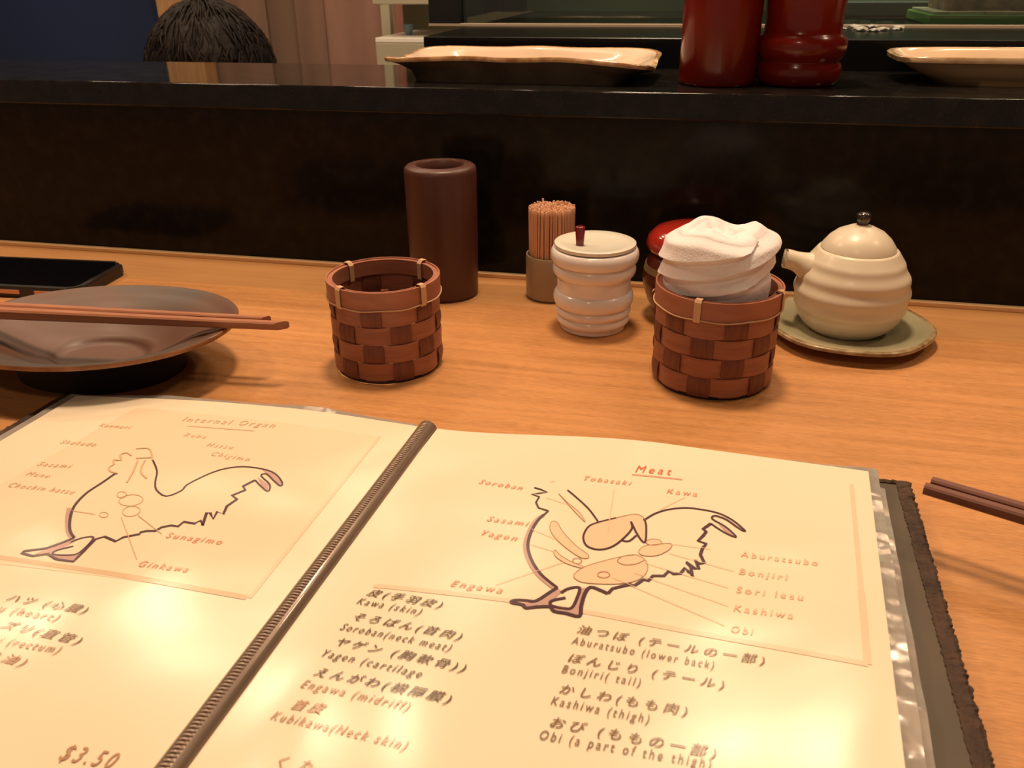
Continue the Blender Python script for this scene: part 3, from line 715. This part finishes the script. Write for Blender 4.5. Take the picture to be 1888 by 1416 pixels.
# phone
pf = at(66, 549, 0)
ph = thing('phone', 'black smartphone in a bumper case at the left edge behind the plate', 'phone', (-.6330, .6585, 0), .07)
bm = bmesh.new(); 
def rrect(bm, hx, hy, r, z0, z1, n=8, bev=0):
    pts = []
    for (cx, cy, a0) in ((hx - r, hy - r, 0), (-hx + r, hy - r, PI / 2), (-hx + r, -hy + r, PI), (hx - r, -hy + r, 1.5 * PI)):
        for i in range(n + 1): a_ = a0 + PI / 2 * i / n; pts.append((cx + r * math.cos(a_), cy + r * math.sin(a_)))
    A = [bm.verts.new((x, y, z0)) for x, y in pts]; B = [bm.verts.new((x, y, z1)) for x, y in pts]
    fs = [bm.faces.new(A[::-1]), bm.faces.new(B)]
    for i in range(len(pts)): fs.append(bm.faces.new((A[i], A[(i + 1) % len(pts)], B[(i + 1) % len(pts)], B[i])))
    if bev: bmesh.ops.bevel(bm, geom=list(fs[0].edges) + list(fs[1].edges), offset=bev, segments=3, affect='EDGES')
rrect(bm, .078, .041, .012, 0, .0112, bev=.0025); sharp(link('bumper_case', bm, mat('black_rubber', (.012, .011, .010), .42), ph), 60)
bm = bmesh.new(); rrect(bm, .073, .036, .009, .0108, .01165); link('screen', bm, mat('screen_glass', (.002, .002, .003), .08), ph)
m_cop = mat('copper_button', (.62, .33, .22), .35, .5)
import_x = lambda px: at(px, 536, .006)
for (pa, pb) in ((-60, 32), (70, 98)):
    A_, B_ = at(pa, 533, .0075), at(pb, 537, .0075)
    ca, sa_ = math.cos(.07), math.sin(.07)
    l0 = (A_.x + .6330) * ca + (A_.y - .6585) * sa_; l1 = (B_.x + .6330) * ca + (B_.y - .6585) * sa_
    boxo('side_button', (l0, l1, -.0418, -.0400, .0040, .0080), m_cop, ph, .0004)

# ================================================================== menu book
ANG = math.radians(4.0); UX = Vector((math.cos(ANG), -math.sin(ANG), 0)); VX = Vector((-math.sin(ANG), -math.cos(ANG), 0))
S0 = Vector((-.15836, .44427, 0))
def zR(u, v_=0): return .0100 + .0120 * smoothstep(0, .15, u) + .0012 * math.sin(u * 30) * smoothstep(.02, .05, u) * math.exp(-((v_ - .25) / .15) ** 2)
def zL(u, v_=0): return .0100 + .0030 * smoothstep(0, .10, -u) - .002 * smoothstep(.14, .26, -u)
def zpage(u, v_=0): return zR(u, v_) if u > 0 else zL(u, v_)
def W_(u, v_, dz=0.0): p_ = S0 + UX * u + VX * v_; p_.z = zpage(u, v_) + dz; return p_
def uv(px, py):
    z = .015
    for _ in range(12):
        q = at(px, py, z) - S0; u, v_ = q.x * UX.x + q.y * UX.y, q.x * VX.x + q.y * VX.y; z = zpage(u, v_)
    return (u, v_)
menu = thing('menu_book', 'open menu book with chicken diagrams in clear plastic sleeves', 'book', (0, 0, 0))
m_paper = film_mat('paper_in_sleeve', (.86, .735, .545), tint=(.84, .69, .49))
m_ink = film_mat('ink_black', (.13, .085, .05)); m_inkp = film_mat('ink_plum', (.085, .040, .050)); m_inkr = film_mat('ink_red', (.80, .33, .20))
m_inkf = film_mat('ink_faint_red', (.84, .57, .40)); m_inkg = film_mat('ink_faint_brown', (.66, .45, .27)); m_fill = film_mat('ink_peach', (.85, .58, .38)); m_halo = film_mat('ink_mauve', (.52, .33, .28))
m_frame = film_mat('frame_pink', (.84, .60, .42)); m_wash = film_mat('wash_peach', (.86, .665, .46)); m_inkb = film_mat('ink_brown', (.24, .15, .08)); m_inkm = film_mat('ink_light_brown', (.45, .26, .15))
m_cover = mat('cover_lining', (.085, .058, .032), .55, col2=(.07, .047, .026), scale=30)
m_edge = mat('cover_edge', (.035, .017, .009), .8, col2=(.07, .035, .018), scale=120, bump=.8, bscale=300, bdist=.002)
m_film = clear_mat('sleeve_film', (.93, .90, .86), .16, .03, .7, 42, haze=.38)
V1 = .335
def sheet(nm, u0f, u1f, v0f, v1, zf, th, m, parent, nu=40, nv=30, crumple=0):
    bm = bmesh.new(); T, B = [], []
    for j in range(nv + 1):
        rt_, rb_ = [], []
        for i in range(nu + 1):
            s, q = i / nu, j / nv
            vv = q * v1; u = u0f(vv) + (u1f(vv) - u0f(vv)) * s; vtop = v0f(u); vv = vtop + (v1 - vtop) * q
            z = zf(u, vv)
            if crumple: z += crumple * noise.noise(Vector((u * 45, vv * 45, .3)))
            p_ = S0 + UX * u + VX * vv; rt_.append(bm.verts.new((p_.x, p_.y, z))); rb_.append(bm.verts.new((p_.x, p_.y, z - th)))
        T.append(rt_); B.append(rb_)
    for j in range(nv):
        for i in range(nu):
            bm.faces.new((T[j][i], T[j + 1][i], T[j + 1][i + 1], T[j][i + 1])); bm.faces.new((B[j][i], B[j][i + 1], B[j + 1][i + 1], B[j + 1][i]))
    for j in range(nv): bm.faces.new((T[j][0], B[j][0], B[j + 1][0], T[j + 1][0])); bm.faces.new((T[j][nu], T[j + 1][nu], B[j + 1][nu], B[j][nu]))
    for i in range(nu): bm.faces.new((T[0][i], T[0][i + 1], B[0][i + 1], B[0][i])); bm.faces.new((T[nv][i], B[nv][i], B[nv][i + 1], T[nv][i + 1]))
    return sharp(link(nm, bm, m, parent), 50)
rightu = lambda v_: .2585 - .008 * v_
topL = lambda u: .0005 + .026 * (max(0, -u) / .248) ** 1.7
pageR = sheet('page', lambda v_: .006, rightu, lambda u: 0, V1, zR, .0006, m_paper, menu)
pageL = sheet('page', lambda v_: -.2475 - .0 * v_, lambda v_: -.0058 + .026 * v_, topL, V1, zL, .0006, m_paper, menu)
# cover boards
def board(nm, u0, u1, v0, v1, zf, th, m): return sheet(nm, lambda v_: u0(v_), lambda v_: u1(v_), v0, v1, zf, th, m, menu, 24, 12)
board('cover_board', lambda v_: .004, lambda v_: .2800 + .046 * v_, lambda u: -.006 - .0055 * smoothstep(.2, .28, u), V1 + .01, lambda u, v_: .0032 + .0075 * smoothstep(0, .2, u), .003, m_cover)
board('cover_board', lambda v_: -.2690, lambda v_: -.004, lambda u: .001 + .016 * (-u / .27) ** 1.7, V1 + .01, lambda u, v_: .0032, .003, m_cover)
def border(pts, w):
    """flat rough leather edging strip, its outer side frayed"""
    bm = bmesh.new(); P_ = []
    for a_, b_ in zip(pts, pts[1:]):
        n = max(2, int((Vector(b_) - Vector(a_)).length / .0013))
        for i in range(n): P_.append(Vector(a_).lerp(Vector(b_), i / n))
    P_.append(Vector(pts[-1])); prev = None
    for i, p0 in enumerate(P_):
        q = P_[min(i + 1, len(P_) - 1)] - P_[max(i - 1, 0)]; n_ = Vector((-q.y, q.x)).normalized(); ring = []
        jo, ji = random.gauss(0, .0004), random.gauss(0, .0002)
        for (o_, z_) in ((-w / 2 + ji, .0002), (-w / 4, .0010 + random.gauss(0, .00015)), (w / 4, .0010 + random.gauss(0, .0002)), (w / 2 + jo, 0), (w / 2 + jo, -.0032), (-w / 2, -.0030)):
            p_ = S0 + UX * (p0.x + n_.x * o_) + VX * (p0.y + n_.y * o_); p_.z = p0.z + z_; ring.append(bm.verts.new(p_))
        if prev:
            for k in range(6): bm.faces.new((prev[k], prev[(k + 1) % 6], ring[(k + 1) % 6], ring[k]))
        else: bm.faces.new(ring)
        prev = ring
    bm.faces.new(prev[::-1]); return link('cover_edging', bm, m_edge, menu)
border([(.150, -.0066, .0107), (.20, -.0066, .0111), (.2775, -.0112, .0111)][::-1], .0030)
border([(.2792, -.0125, .0111), (.2792 + .044 * V1, V1 + .01, .0111)][::-1], .0078)
border([(-.2670, V1 + .01, .0036), (-.2670, .0185, .0036)][::-1], .0070)
border([(-.2690, .0170, .0036), (-.20, .0108, .0036)][::-1], .0030)
# lower leaves of the stack and their clear sleeves
m_under_paper = mat('leaf_paper', (.80, .62, .42), .6, coat=.5, coat_r=.15)
sheet('lower_leaf', lambda v_: .01, lambda v_: .2635 - .004 * v_, lambda u: .006, V1, lambda u, v_: .0045 + .0130 * smoothstep(0, .16, u) , .0005, m_under_paper, menu, 20, 12)
sheet('clear_sleeve', lambda v_: .19, lambda v_: .2640 + .006 * v_, lambda u: -.0050 + .003 * math.sin(u * 40), V1, lambda u, v_: .0200 - .0006 * smoothstep(.25, .27, u), .0001, m_film, menu, 60, 90, .0013)
sheet('clear_sleeve', lambda v_: .22, lambda v_: .2672 + .010 * v_, lambda u: .0075, V1, lambda u, v_: .0182 - .002 * smoothstep(.26, .275, u), .0001, m_film, menu, 40, 90, .0018)
sheet('clear_sleeve', lambda v_: -.2560, lambda v_: -.01, lambda u: topL(u) - .0065 - .0015 * math.sin(u * 60), V1, lambda u, v_: zL(u) - .0016, .0001, m_film, menu, 60, 60, .0008)
# spine channel
m_spine = mat('spine_plastic', (.23, .165, .125), .25, .3, col2=(.19, .135, .10), scale=30, coat=.5)
bm = bmesh.new()
def spine_pt(t, off, z):
    a0, a1 = Vector(uv(789, 789)), Vector(uv(319, 1416)); dirn = (a1 - a0).normalized(); q = a0 + dirn * (t * V1); q += Vector((-dirn.y, dirn.x)) * off
    p_ = S0 + UX * q.x + VX * q.y; p_.z = z; return p_
prev = None; K = 14
for j in range(2):
    t_ = -.004 if j == 0 else 1.0; ring = []
    for k in range(K + 1):
        a_ = PI * k / K; ring.append(bm.verts.new(spine_pt(t_, .0062 * math.cos(a_) + .0006, .0085 + .0060 * math.sin(a_))))
    ring += [bm.verts.new(spine_pt(t_, -.0056, .001)), bm.verts.new(spine_pt(t_, .0068, .001))]
    if prev:
        for k in range(len(ring)): bm.faces.new((prev[k], prev[(k + 1) % len(ring)], ring[(k + 1) % len(ring)], ring[k]))
    else: bm.faces.new(ring)
    prev = ring
bm.faces.new(prev[::-1]); spn = sharp(link('spine_channel', bm, m_spine, menu), 40)
bm = bmesh.new()
for k in range(170):
    t_ = .01 + k * .99 / 170
    p0, p1 = spine_pt(t_, -.0014, .0143), spine_pt(t_ + .0018, .0022, .0145)
    tube(bm, [p0, (p0 + p1) / 2 + Vector((0, 0, .0005)), p1], .00055, 5)
o = link('spine_ribs', bm, mat('rib_plastic', (.46, .34, .27), .2, coat=.8), spn, smooth=True); o['kind'] = 'stuff'

# ---- print on the pages
def ribbon(bm, P_, w, dz=.0004):
    P_ = [Vector(p_) for p_ in P_]
    Q = [P_[0]]
    for p_ in P_[1:]:
        if (p_ - Q[-1]).length > 1e-5: Q.append(p_)
    P_ = Q; prev = None
    if len(P_) < 2: return
    for i, p_ in enumerate(P_):
        t_ = (P_[min(i + 1, len(P_) - 1)] - P_[max(i - 1, 0)]); 
        if t_.length < 1e-7: continue
        t_.normalize(); n_ = Vector((-t_.y, t_.x)) * w / 2
        a_, b_ = p_ + n_, p_ - n_; cur = (bm.verts.new(W_(a_.x, a_.y, dz)), bm.verts.new(W_(b_.x, b_.y, dz)))
        if prev: bm.faces.new((prev[0], cur[0], cur[1], prev[1]))
        prev = cur
def fillp(bm, P_, dz=.00022):
    P_ = [Vector((p_[0], p_[1], 0)) for p_ in P_]; tri = geometry.tessellate_polygon([P_])
    vs = [bm.verts.new(W_(p_.x, p_.y, dz)) for p_ in P_]
    for t_ in tri:
        try: bm.faces.new([vs[i] for i in t_])
        except ValueError: pass
def prt(nm, bm, m, page, stuff=False):
    o = link(nm, bm, m, page)
    for p_ in o.data.polygons:
        if p_.normal.z < 0: p_.flip()
    return o
def conv(pts, ox, oy, s): return [Vector(uv(ox + x / s, oy + y / s)) for x, y in pts]
R_ = lambda pts: conv(pts, 780, 820, 2.95)
L_ = lambda pts: conv(pts, 0, 700, 2.95)
def ell(cx, cy, rx, ry, n=20, rot=0): return [(cx + rx * math.cos(2 * PI * i / n) * math.cos(rot) - ry * math.sin(2 * PI * i / n) * math.sin(rot), cy + rx * math.cos(2 * PI * i / n) * math.sin(rot) + ry * math.sin(2 * PI * i / n) * math.cos(rot)) for i in range(n)]
TH, MD, TN = .0015, .0010, .00042
# right rooster
bm = bmesh.new()
for seg_, w in (([(605, 235), (640, 245), (675, 260), (630, 266), (590, 270), (632, 285), (614, 315), (628, 345), (682, 362)], MD), ([(660, 380), (625, 412), (588, 475), (570, 550), (588, 625), (635, 700), (690, 750), (730, 780)], TH)):
    ribbon(bm, smoothpath(R_(seg_), 4) if w == TH else R_(seg_), w)
ribbon(bm, R_([(682, 362), (660, 380)]), MD)
ribbon(bm, smoothpath(R_([(730, 780), (690, 805), (615, 852), (560, 850), (500, 848), (480, 860), (540, 872), (560, 890), (620, 884), (690, 884), (712, 908), (780, 920), (850, 935), (860, 880), (880, 812), (910, 777), (960, 792), (1005, 812)]), 3), TH * 1.2)
ribbon(bm, R_([(1005, 812), (1030, 785), (1080, 772), (1130, 762), (1150, 768), (1185, 745), (1200, 735), (1225, 742), (1250, 715), (1310, 715), (1335, 690), (1360, 705), (1400, 702), (1425, 672), (1440, 690), (1465, 718), (1455, 665), (1430, 640), (1478, 675), (1500, 678), (1482, 628), (1505, 650), (1530, 645), (1508, 600), (1520, 565), (1540, 540), (1495, 525), (1525, 495), (1540, 475), (1522, 460), (1545, 445), (1565, 430)]), TH * 1.05)
ribbon(bm, smoothpath(R_([(1565, 430), (1600, 455), (1650, 485), (1700, 505), (1690, 488), (1640, 445), (1572, 405), (1590, 388), (1650, 410), (1700, 445), (1740, 470), (1748, 466), (1680, 410), (1600, 372), (1500, 352), (1420, 345), (1330, 355), (1260, 377), (1208, 408)]), 3), MD)
ribbon(bm, smoothpath(R_([(750, 808), (790, 785), (850, 780), (838, 835), (808, 890), (760, 892), (700, 878), (692, 858), (720, 845), (775, 835)]), 4), TH)
ribbon(bm, smoothpath(R_([(785, 248), (830, 285), (900, 350), (952, 420)]), 4), MD * .9)
ribbon(bm, smoothpath(R_([(1050, 400), (950, 425), (900, 448), (872, 500), (888, 550), (950, 572), (1020, 560), (1080, 520), (1135, 460), (1130, 420), (1160, 480), (1190, 525), (1210, 525), (1213, 440), (1200, 405)]), 4), MD)
ribbon(bm, smoothpath(R_([(1078, 522), (1120, 526), (1160, 495)]), 4), MD)
prt('rooster_outline', bm, m_inkp, pageR)
bm = bmesh.new()
ribbon(bm, smoothpath(R_([(655, 385), (615, 412), (577, 475), (557, 550), (575, 625), (622, 702), (680, 755), (722, 785)]), 4), .0024, .0003)
prt('mauve_shading', bm, m_halo, pageR); bm = bmesh.new()
fillp(bm, R_([(540, 862), (620, 860), (735, 785), (760, 800), (700, 850), (690, 880), (560, 888)])); fillp(bm, R_([(850, 780), (905, 780), (880, 812), (860, 880), (850, 932), (720, 912), (700, 882), (760, 892), (808, 890), (838, 835)]))
prt('mauve_shading', bm, m_halo, pageR); bm = bmesh.new()
fillp(bm, R_([(1575, 405), (1600, 385), (1650, 400), (1745, 468), (1700, 445), (1650, 410), (1590, 392)])); fillp(bm, R_([(1600, 425), (1640, 445), (1695, 500), (1650, 480)]))
prt('mauve_shading', bm, m_halo, pageR)
bm = bmesh.new()
shapes = [smoothpath(R_([(700, 420), (730, 425), (760, 475), (830, 550), (898, 600), (890, 620), (850, 612), (780, 565), (720, 510), (690, 460)]), 3, True),
 smoothpath(R_([(718, 574), (745, 602), (800, 635), (870, 665), (860, 672), (790, 652), (735, 622), (712, 595)]), 3, True),
 smoothpath(R_([(820, 710), (870, 670), (960, 640), (1060, 615), (1150, 600), (1205, 625), (1222, 670), (1205, 710), (1150, 745), (1040, 760), (900, 755), (840, 740)]), 3, True),
 R_(ell(1255, 532, 42, 17)), smoothpath(R_([(1172, 585), (1200, 555), (1260, 545), (1350, 542), (1335, 575), (1270, 605), (1200, 605)]), 3, True),
 smoothpath(R_([(738, 268), (790, 320), (850, 370), (882, 422), (840, 382), (785, 322)]), 3, True)]
for s in shapes: fillp(bm, s)
fillp(bm, smoothpath(R_([(950, 425), (1050, 400), (1150, 380), (1195, 395), (1212, 440), (1210, 525), (1190, 525), (1160, 480), (1130, 420), (1135, 460), (1080, 520), (1020, 560), (950, 570), (890, 550), (872, 510), (888, 455)]), 3, True))
prt('peach_cuts', bm, m_fill, pageR)
bm = bmesh.new()
for s in shapes: ribbon(bm, list(s) + [s[0]], TN * .9, .00035)
ribbon(bm, smoothpath(R_([(1205, 630), (1160, 650), (1100, 656), (1060, 640), (1062, 625), (1090, 608), (1150, 602)]), 3), TN); 
for e_ in (ell(838, 634, 25, 15), ell(982, 709, 33, 17)): s = R_(e_); ribbon(bm, list(s) + [s[0]], TN)
ribbon(bm, smoothpath(R_([(950, 425), (1050, 400), (1150, 380), (1195, 395), (1205, 410)]), 3), TN)
prt('cut_outlines', bm, m_inkm, pageR)
bm = bmesh.new()
for a_, b_ in (((1040, 240), (1005, 478)), ((1425, 287), (1290, 355)), ((670, 290), (780, 325)), ((590, 462), (720, 515)), ((590, 546), (710, 582)), ((395, 765), (770, 640)),
 ((1300, 535), (1560, 570)), ((1335, 592), (1690, 690)), ((1205, 645), (1660, 780)), ((1150, 700), (1660, 880)), ((1030, 725), (1640, 985)), ((720, 200), (690, 205))):
    bm = bmesh.new(); ribbon(bm, [Vector(q).lerp(Vector(w), i / 6) for i in range(7) for q, w in ((R_([a_])[0], R_([b_])[0]),)], TN * .8, .0005); prt('leader_line', bm, m_inkf, pageR)
# left rooster
bm = bmesh.new()
ribbon(bm, smoothpath(L_([(640, 512), (620, 518), (560, 560), (470, 620), (405, 690), (382, 760), (382, 825), (405, 862)]), 4), TH)
ribbon(bm, L_([(405, 862), (330, 892), (250, 920), (130, 935), (118, 945), (180, 962), (260, 950), (310, 980), (400, 992), (450, 942), (520, 870), (570, 856), (630, 882), (670, 860), (760, 842), (765, 832), (800, 825), (845, 825), (880, 805), (930, 795), (970, 800), (1000, 775), (1060, 785), (1090, 768), (1102, 795), (1125, 725), (1145, 728), (1160, 760), (1182, 720), (1215, 733), (1235, 690), (1290, 652), (1262, 632), (1335, 602), (1322, 582), (1388, 548)]), TH * 1.05)
ribbon(bm, smoothpath(L_([(1388, 548), (1420, 582), (1458, 610), (1468, 572), (1420, 525), (1450, 515), (1490, 552), (1525, 580), (1535, 560), (1495, 512), (1425, 487), (1320, 475), (1220, 487), (1130, 517), (1020, 572), (988, 605), (905, 636), (852, 602), (845, 558), (855, 500), (832, 440)]), 3), MD)
ribbon(bm, smoothpath(L_([(385, 887), (440, 865), (510, 860), (455, 925), (400, 955), (290, 952), (312, 930), (400, 908)]), 3), MD)
prt('rooster_outline', bm, m_inkp, pageL)
bm = bmesh.new()
ribbon(bm, smoothpath(L_([(375, 700), (365, 760), (370, 830), (390, 862)]), 4), .0020, .0003)
prt('mauve_shading', bm, m_halo, pageL); bm = bmesh.new()
fillp(bm, L_([(1425, 490), (1490, 515), (1532, 560), (1525, 578), (1490, 550), (1450, 515)])); fillp(bm, L_([(1400, 530), (1462, 572), (1458, 605), (1420, 575)]))
prt('mauve_shading', bm, m_halo, pageL); bm = bmesh.new()
fillp(bm, L_([(300, 955), (400, 957), (455, 925), (500, 870), (520, 868), (450, 940), (400, 988), (310, 978)]))
fillp(bm, L_([(250, 925), (330, 895), (400, 870), (430, 868), (330, 925), (260, 948), (180, 955)]))
prt('mauve_shading', bm, m_halo, pageL)
bm = bmesh.new()
for e_ in (ell(663, 628, 26, 17), ell(713, 658, 66, 30, 20, -.1), ell(715, 718, 48, 27, 20, -.15), ell(565, 737, 24, 14)): s = L_(e_); ribbon(bm, list(s) + [s[0]], TN * 1.3)
for q in ([(640, 512), (600, 500), (594, 480), (620, 462), (618, 440), (660, 440), (655, 412), (690, 400), (715, 415)], [(830, 440), (822, 392), (800, 375), (740, 378)], [(750, 440), (735, 480), (710, 530), (690, 562)], [(790, 440), (765, 500), (800, 540)], [(740, 430), (830, 425)]):
    ribbon(bm, smoothpath(L_(q), 3), MD, .0005)
prt('organ_outlines', bm, m_inkg, pageL)
bm = bmesh.new()
for a_, b_ in (((750, 740), (880, 842)), ((660, 750), (745, 980)), ((390, 715), (520, 735))): q = L_([a_, b_]); bm = bmesh.new(); ribbon(bm, [q[0].lerp(q[1], i / 6) for i in range(7)], TN, .0005); prt('leader_line', bm, m_inkg, pageL)
bm = bmesh.new(); fillp_pts = []
cs = [uv(-220, 1018), uv(460, 1103), uv(700, 805), uv(250, 752)]
cs = [Vector(c) for c in cs]
def quadwash(bm, c, n=14, dz=.00012):
    g = [[bm.verts.new(W_(*(c[0].lerp(c[1], i / n).lerp(c[3].lerp(c[2], i / n), j / n)), dz)) for i in range(n + 1)] for j in range(n + 1)]
    for j in range(n):
        for i in range(n): bm.faces.new((g[j][i], g[j][i + 1], g[j + 1][i + 1], g[j + 1][i]))
quadwash(bm, cs); prt('picture_panel', bm, m_wash, pageL)
def line(bm, a_, b_, w, dz=.0002):
    a_, b_ = Vector(uv(*a_)), Vector(uv(*b_)); ribbon(bm, [a_.lerp(b_, i / 16) for i in range(17)], w, dz)
bm = bmesh.new(); line(bm, (-200, 1003), (455, 1102), .0032); prt('panel_border', bm, m_inkg if False else film_mat('border_tan', (.66, .47, .29)), pageL)
bm = bmesh.new(); line(bm, (460, 1103), (700, 805), .0020); prt('panel_border', bm, m_frame, pageL)
bm = bmesh.new(); line(bm, (1570, 893), (1588, 1090), .0022); line(bm, (1588, 1090), (1600, 1225), .0030); line(bm, (690, 1080), (1600, 1225), .0028); prt('panel_border', bm, m_frame, pageR)

# text
def text_verts(body, spacing, shear, off):
    c = bpy.data.curves.new('t', 'FONT'); c.body = body; c.space_character = spacing; c.shear = shear; c.offset = off; c.resolution_u = 3
    o = bpy.data.objects.new('t', c); COL.objects.link(o); dg = bpy.context.evaluated_depsgraph_get(); dg.update()
    me = bpy.data.meshes.new_from_object(o.evaluated_get(dg)); V_ = [v_.co.copy() for v_ in me.vertices]; Fs = [tuple(p_.vertices) for p_ in me.polygons]
    bpy.data.objects.remove(o); bpy.data.curves.remove(c); bpy.data.meshes.remove(me); return V_, Fs
def write(bm, body, A, B, h, spacing=1.15, shear=.18, off=.006):
    V_, Fs = text_verts(body, spacing, shear, off)
    if not V_: return
    x0 = min(v_.x for v_ in V_); x1 = max(v_.x for v_ in V_); a_, b_ = Vector(uv(*A)), Vector(uv(*B)); d_ = (b_ - a_); up = Vector((d_.y, -d_.x)).normalized()
    vs = []
    for v_ in V_:
        q = a_ + d_ * ((v_.x - x0) / (x1 - x0)) + up * (v_.y * h); vs.append(bm.verts.new(W_(q.x, q.y, .00055)))
    for f in Fs:
        try: bm.faces.new([vs[i] for i in f])
        except ValueError: pass
def block(nm, items, m, page):
    for it in items:
        bm = bmesh.new()
        if it[0] is None: line(bm, it[1], it[2], .0006, .0005)
        else: write(bm, *it)
        prt(nm if it[0] else 'heading_underline', bm, m, page)
LH, JH = .0060, .0056
J = dict(spacing=1.25, shear=.2, off=.018)
def jw(b, A, B): return (b, A, B, JH, 1.5, .25, .009)
def lw(b, A, B, h=LH): return (b, A, B, h, 1.42, .22, 0 if 'M' in b else .005)
block('heading_text', [('Meat', (1171, 871), (1238, 877), .0100, 1.5, .3, 0), (None, (1165, 876), (1258, 885))], film_mat('ink_heading', (.72, .17, .08)), pageR)
block('label_text', [lw('Soroban', (882, 892), (961, 904)), lw('Tobasaki', (1075, 886), (1163, 896)), lw('Kawa', (1229, 910), (1285, 916)), lw('Sasami', (897, 961), (973, 971)), lw('Yagen', (885, 987), (951, 998)), lw('Engawa', (830, 1081), (924, 1095))], m_inkr, pageR)
block('label_text', [lw('Aburatsubo', (1365, 1027), (1508, 1044)), lw('Bonjiri', (1362, 1059), (1453, 1071)), lw('Sori lesu', (1357, 1093), (1482, 1108)), lw('Kashiwa', (1352, 1127), (1462, 1142)), lw('Obi', (1348, 1166), (1389, 1172))], film_mat('ink_pale_red', (.84, .49, .34)), pageR)
block('dish_list_text', [jw('皮(手羽皮)', (675, 1098), (812, 1122)), lw('Kawa (skin)', (657, 1114), (773, 1135)), jw('そろばん(首肉)', (650, 1143), (848, 1181)), lw('Soroban(neck meat)', (626, 1162), (828, 1202)),
 jw('ヤゲン (胸軟骨))', (618, 1190), (855, 1240)), lw('Yagen (cartilage', (591, 1211), (774, 1251)), jw('えんがわ(横隔膜)', (577, 1246), (828, 1298))], m_ink, pageR)
block('dish_list_text', [lw('Engawa (midriff)', (553, 1268), (750, 1312)), jw('首皮', (537, 1307), (595, 1316)), lw('Kubikawa(Neck skin)', (498, 1327), (746, 1384)), jw('く た', (509, 1413), (572, 1424))], m_inkm, pageR)
block('dish_list_text', [jw('油つぼ (テールの一部)', (1063, 1167), (1410, 1226)), lw('Aburatsubo (lower back)', (1053, 1188), (1316, 1234)), jw('ぼんじり (テール)', (1047, 1220), (1335, 1271)), lw('Bonjiri( tail)', (1035, 1241), (1180, 1267)),
 jw('かしわ(もも肉)', (1030, 1278), (1267, 1320)), lw('Kashiwa (thigh)', (1015, 1300), (1196, 1335)), jw('おび (ももの一部)', (1013, 1340), (1320, 1398)), lw('Obi (a part of the thigh)', (994, 1364), (1311, 1418))], m_inkb, pageR)
block('heading_text', [('Internal Organ', (335, 777), (505, 789), .0085, 1.4, .2, .004), (None, (345, 786), (468, 795))], m_inkf, pageL)
block('label_text', [lw('Reba', (338, 805), (378, 809)), lw('Hatsu', (380, 823), (427, 829)), lw('Chigimo', (388, 840), (458, 851))], m_inkf, pageL)
block('label_text', [lw('Sunagimo', (305, 992), (407, 1005)), lw('Ginkawa', (254, 1045), (344, 1056))], m_inkr, pageL)
block('label_text', [lw('Kanmuri', (182, 787), (238, 792)), lw('Shokudo', (110, 818), (174, 824)), lw('Sasami', (68, 859), (128, 864)), lw('Mune', (47, 877), (88, 882)), lw('Chochin hatsu', (14, 898), (134, 912))], m_inkg, pageL)
block('dish_list_text', [jw('ハツ (心臓)', (10, 1108), (156, 1132)), jw('ハズリ(直管)', (-30, 1152), (144, 1189))], m_inkb, pageL)
block('dish_list_text', [lw('Hatsu (heart)', (-62, 1119), (103, 1146)), lw('Hazuri (rectum)', (-70, 1178), (106, 1206)), jw('もり油)', (-60, 1208), (42, 1229)), lw('$3.50', (107, 1401), (205, 1419), .0098)], m_inkm, pageL)
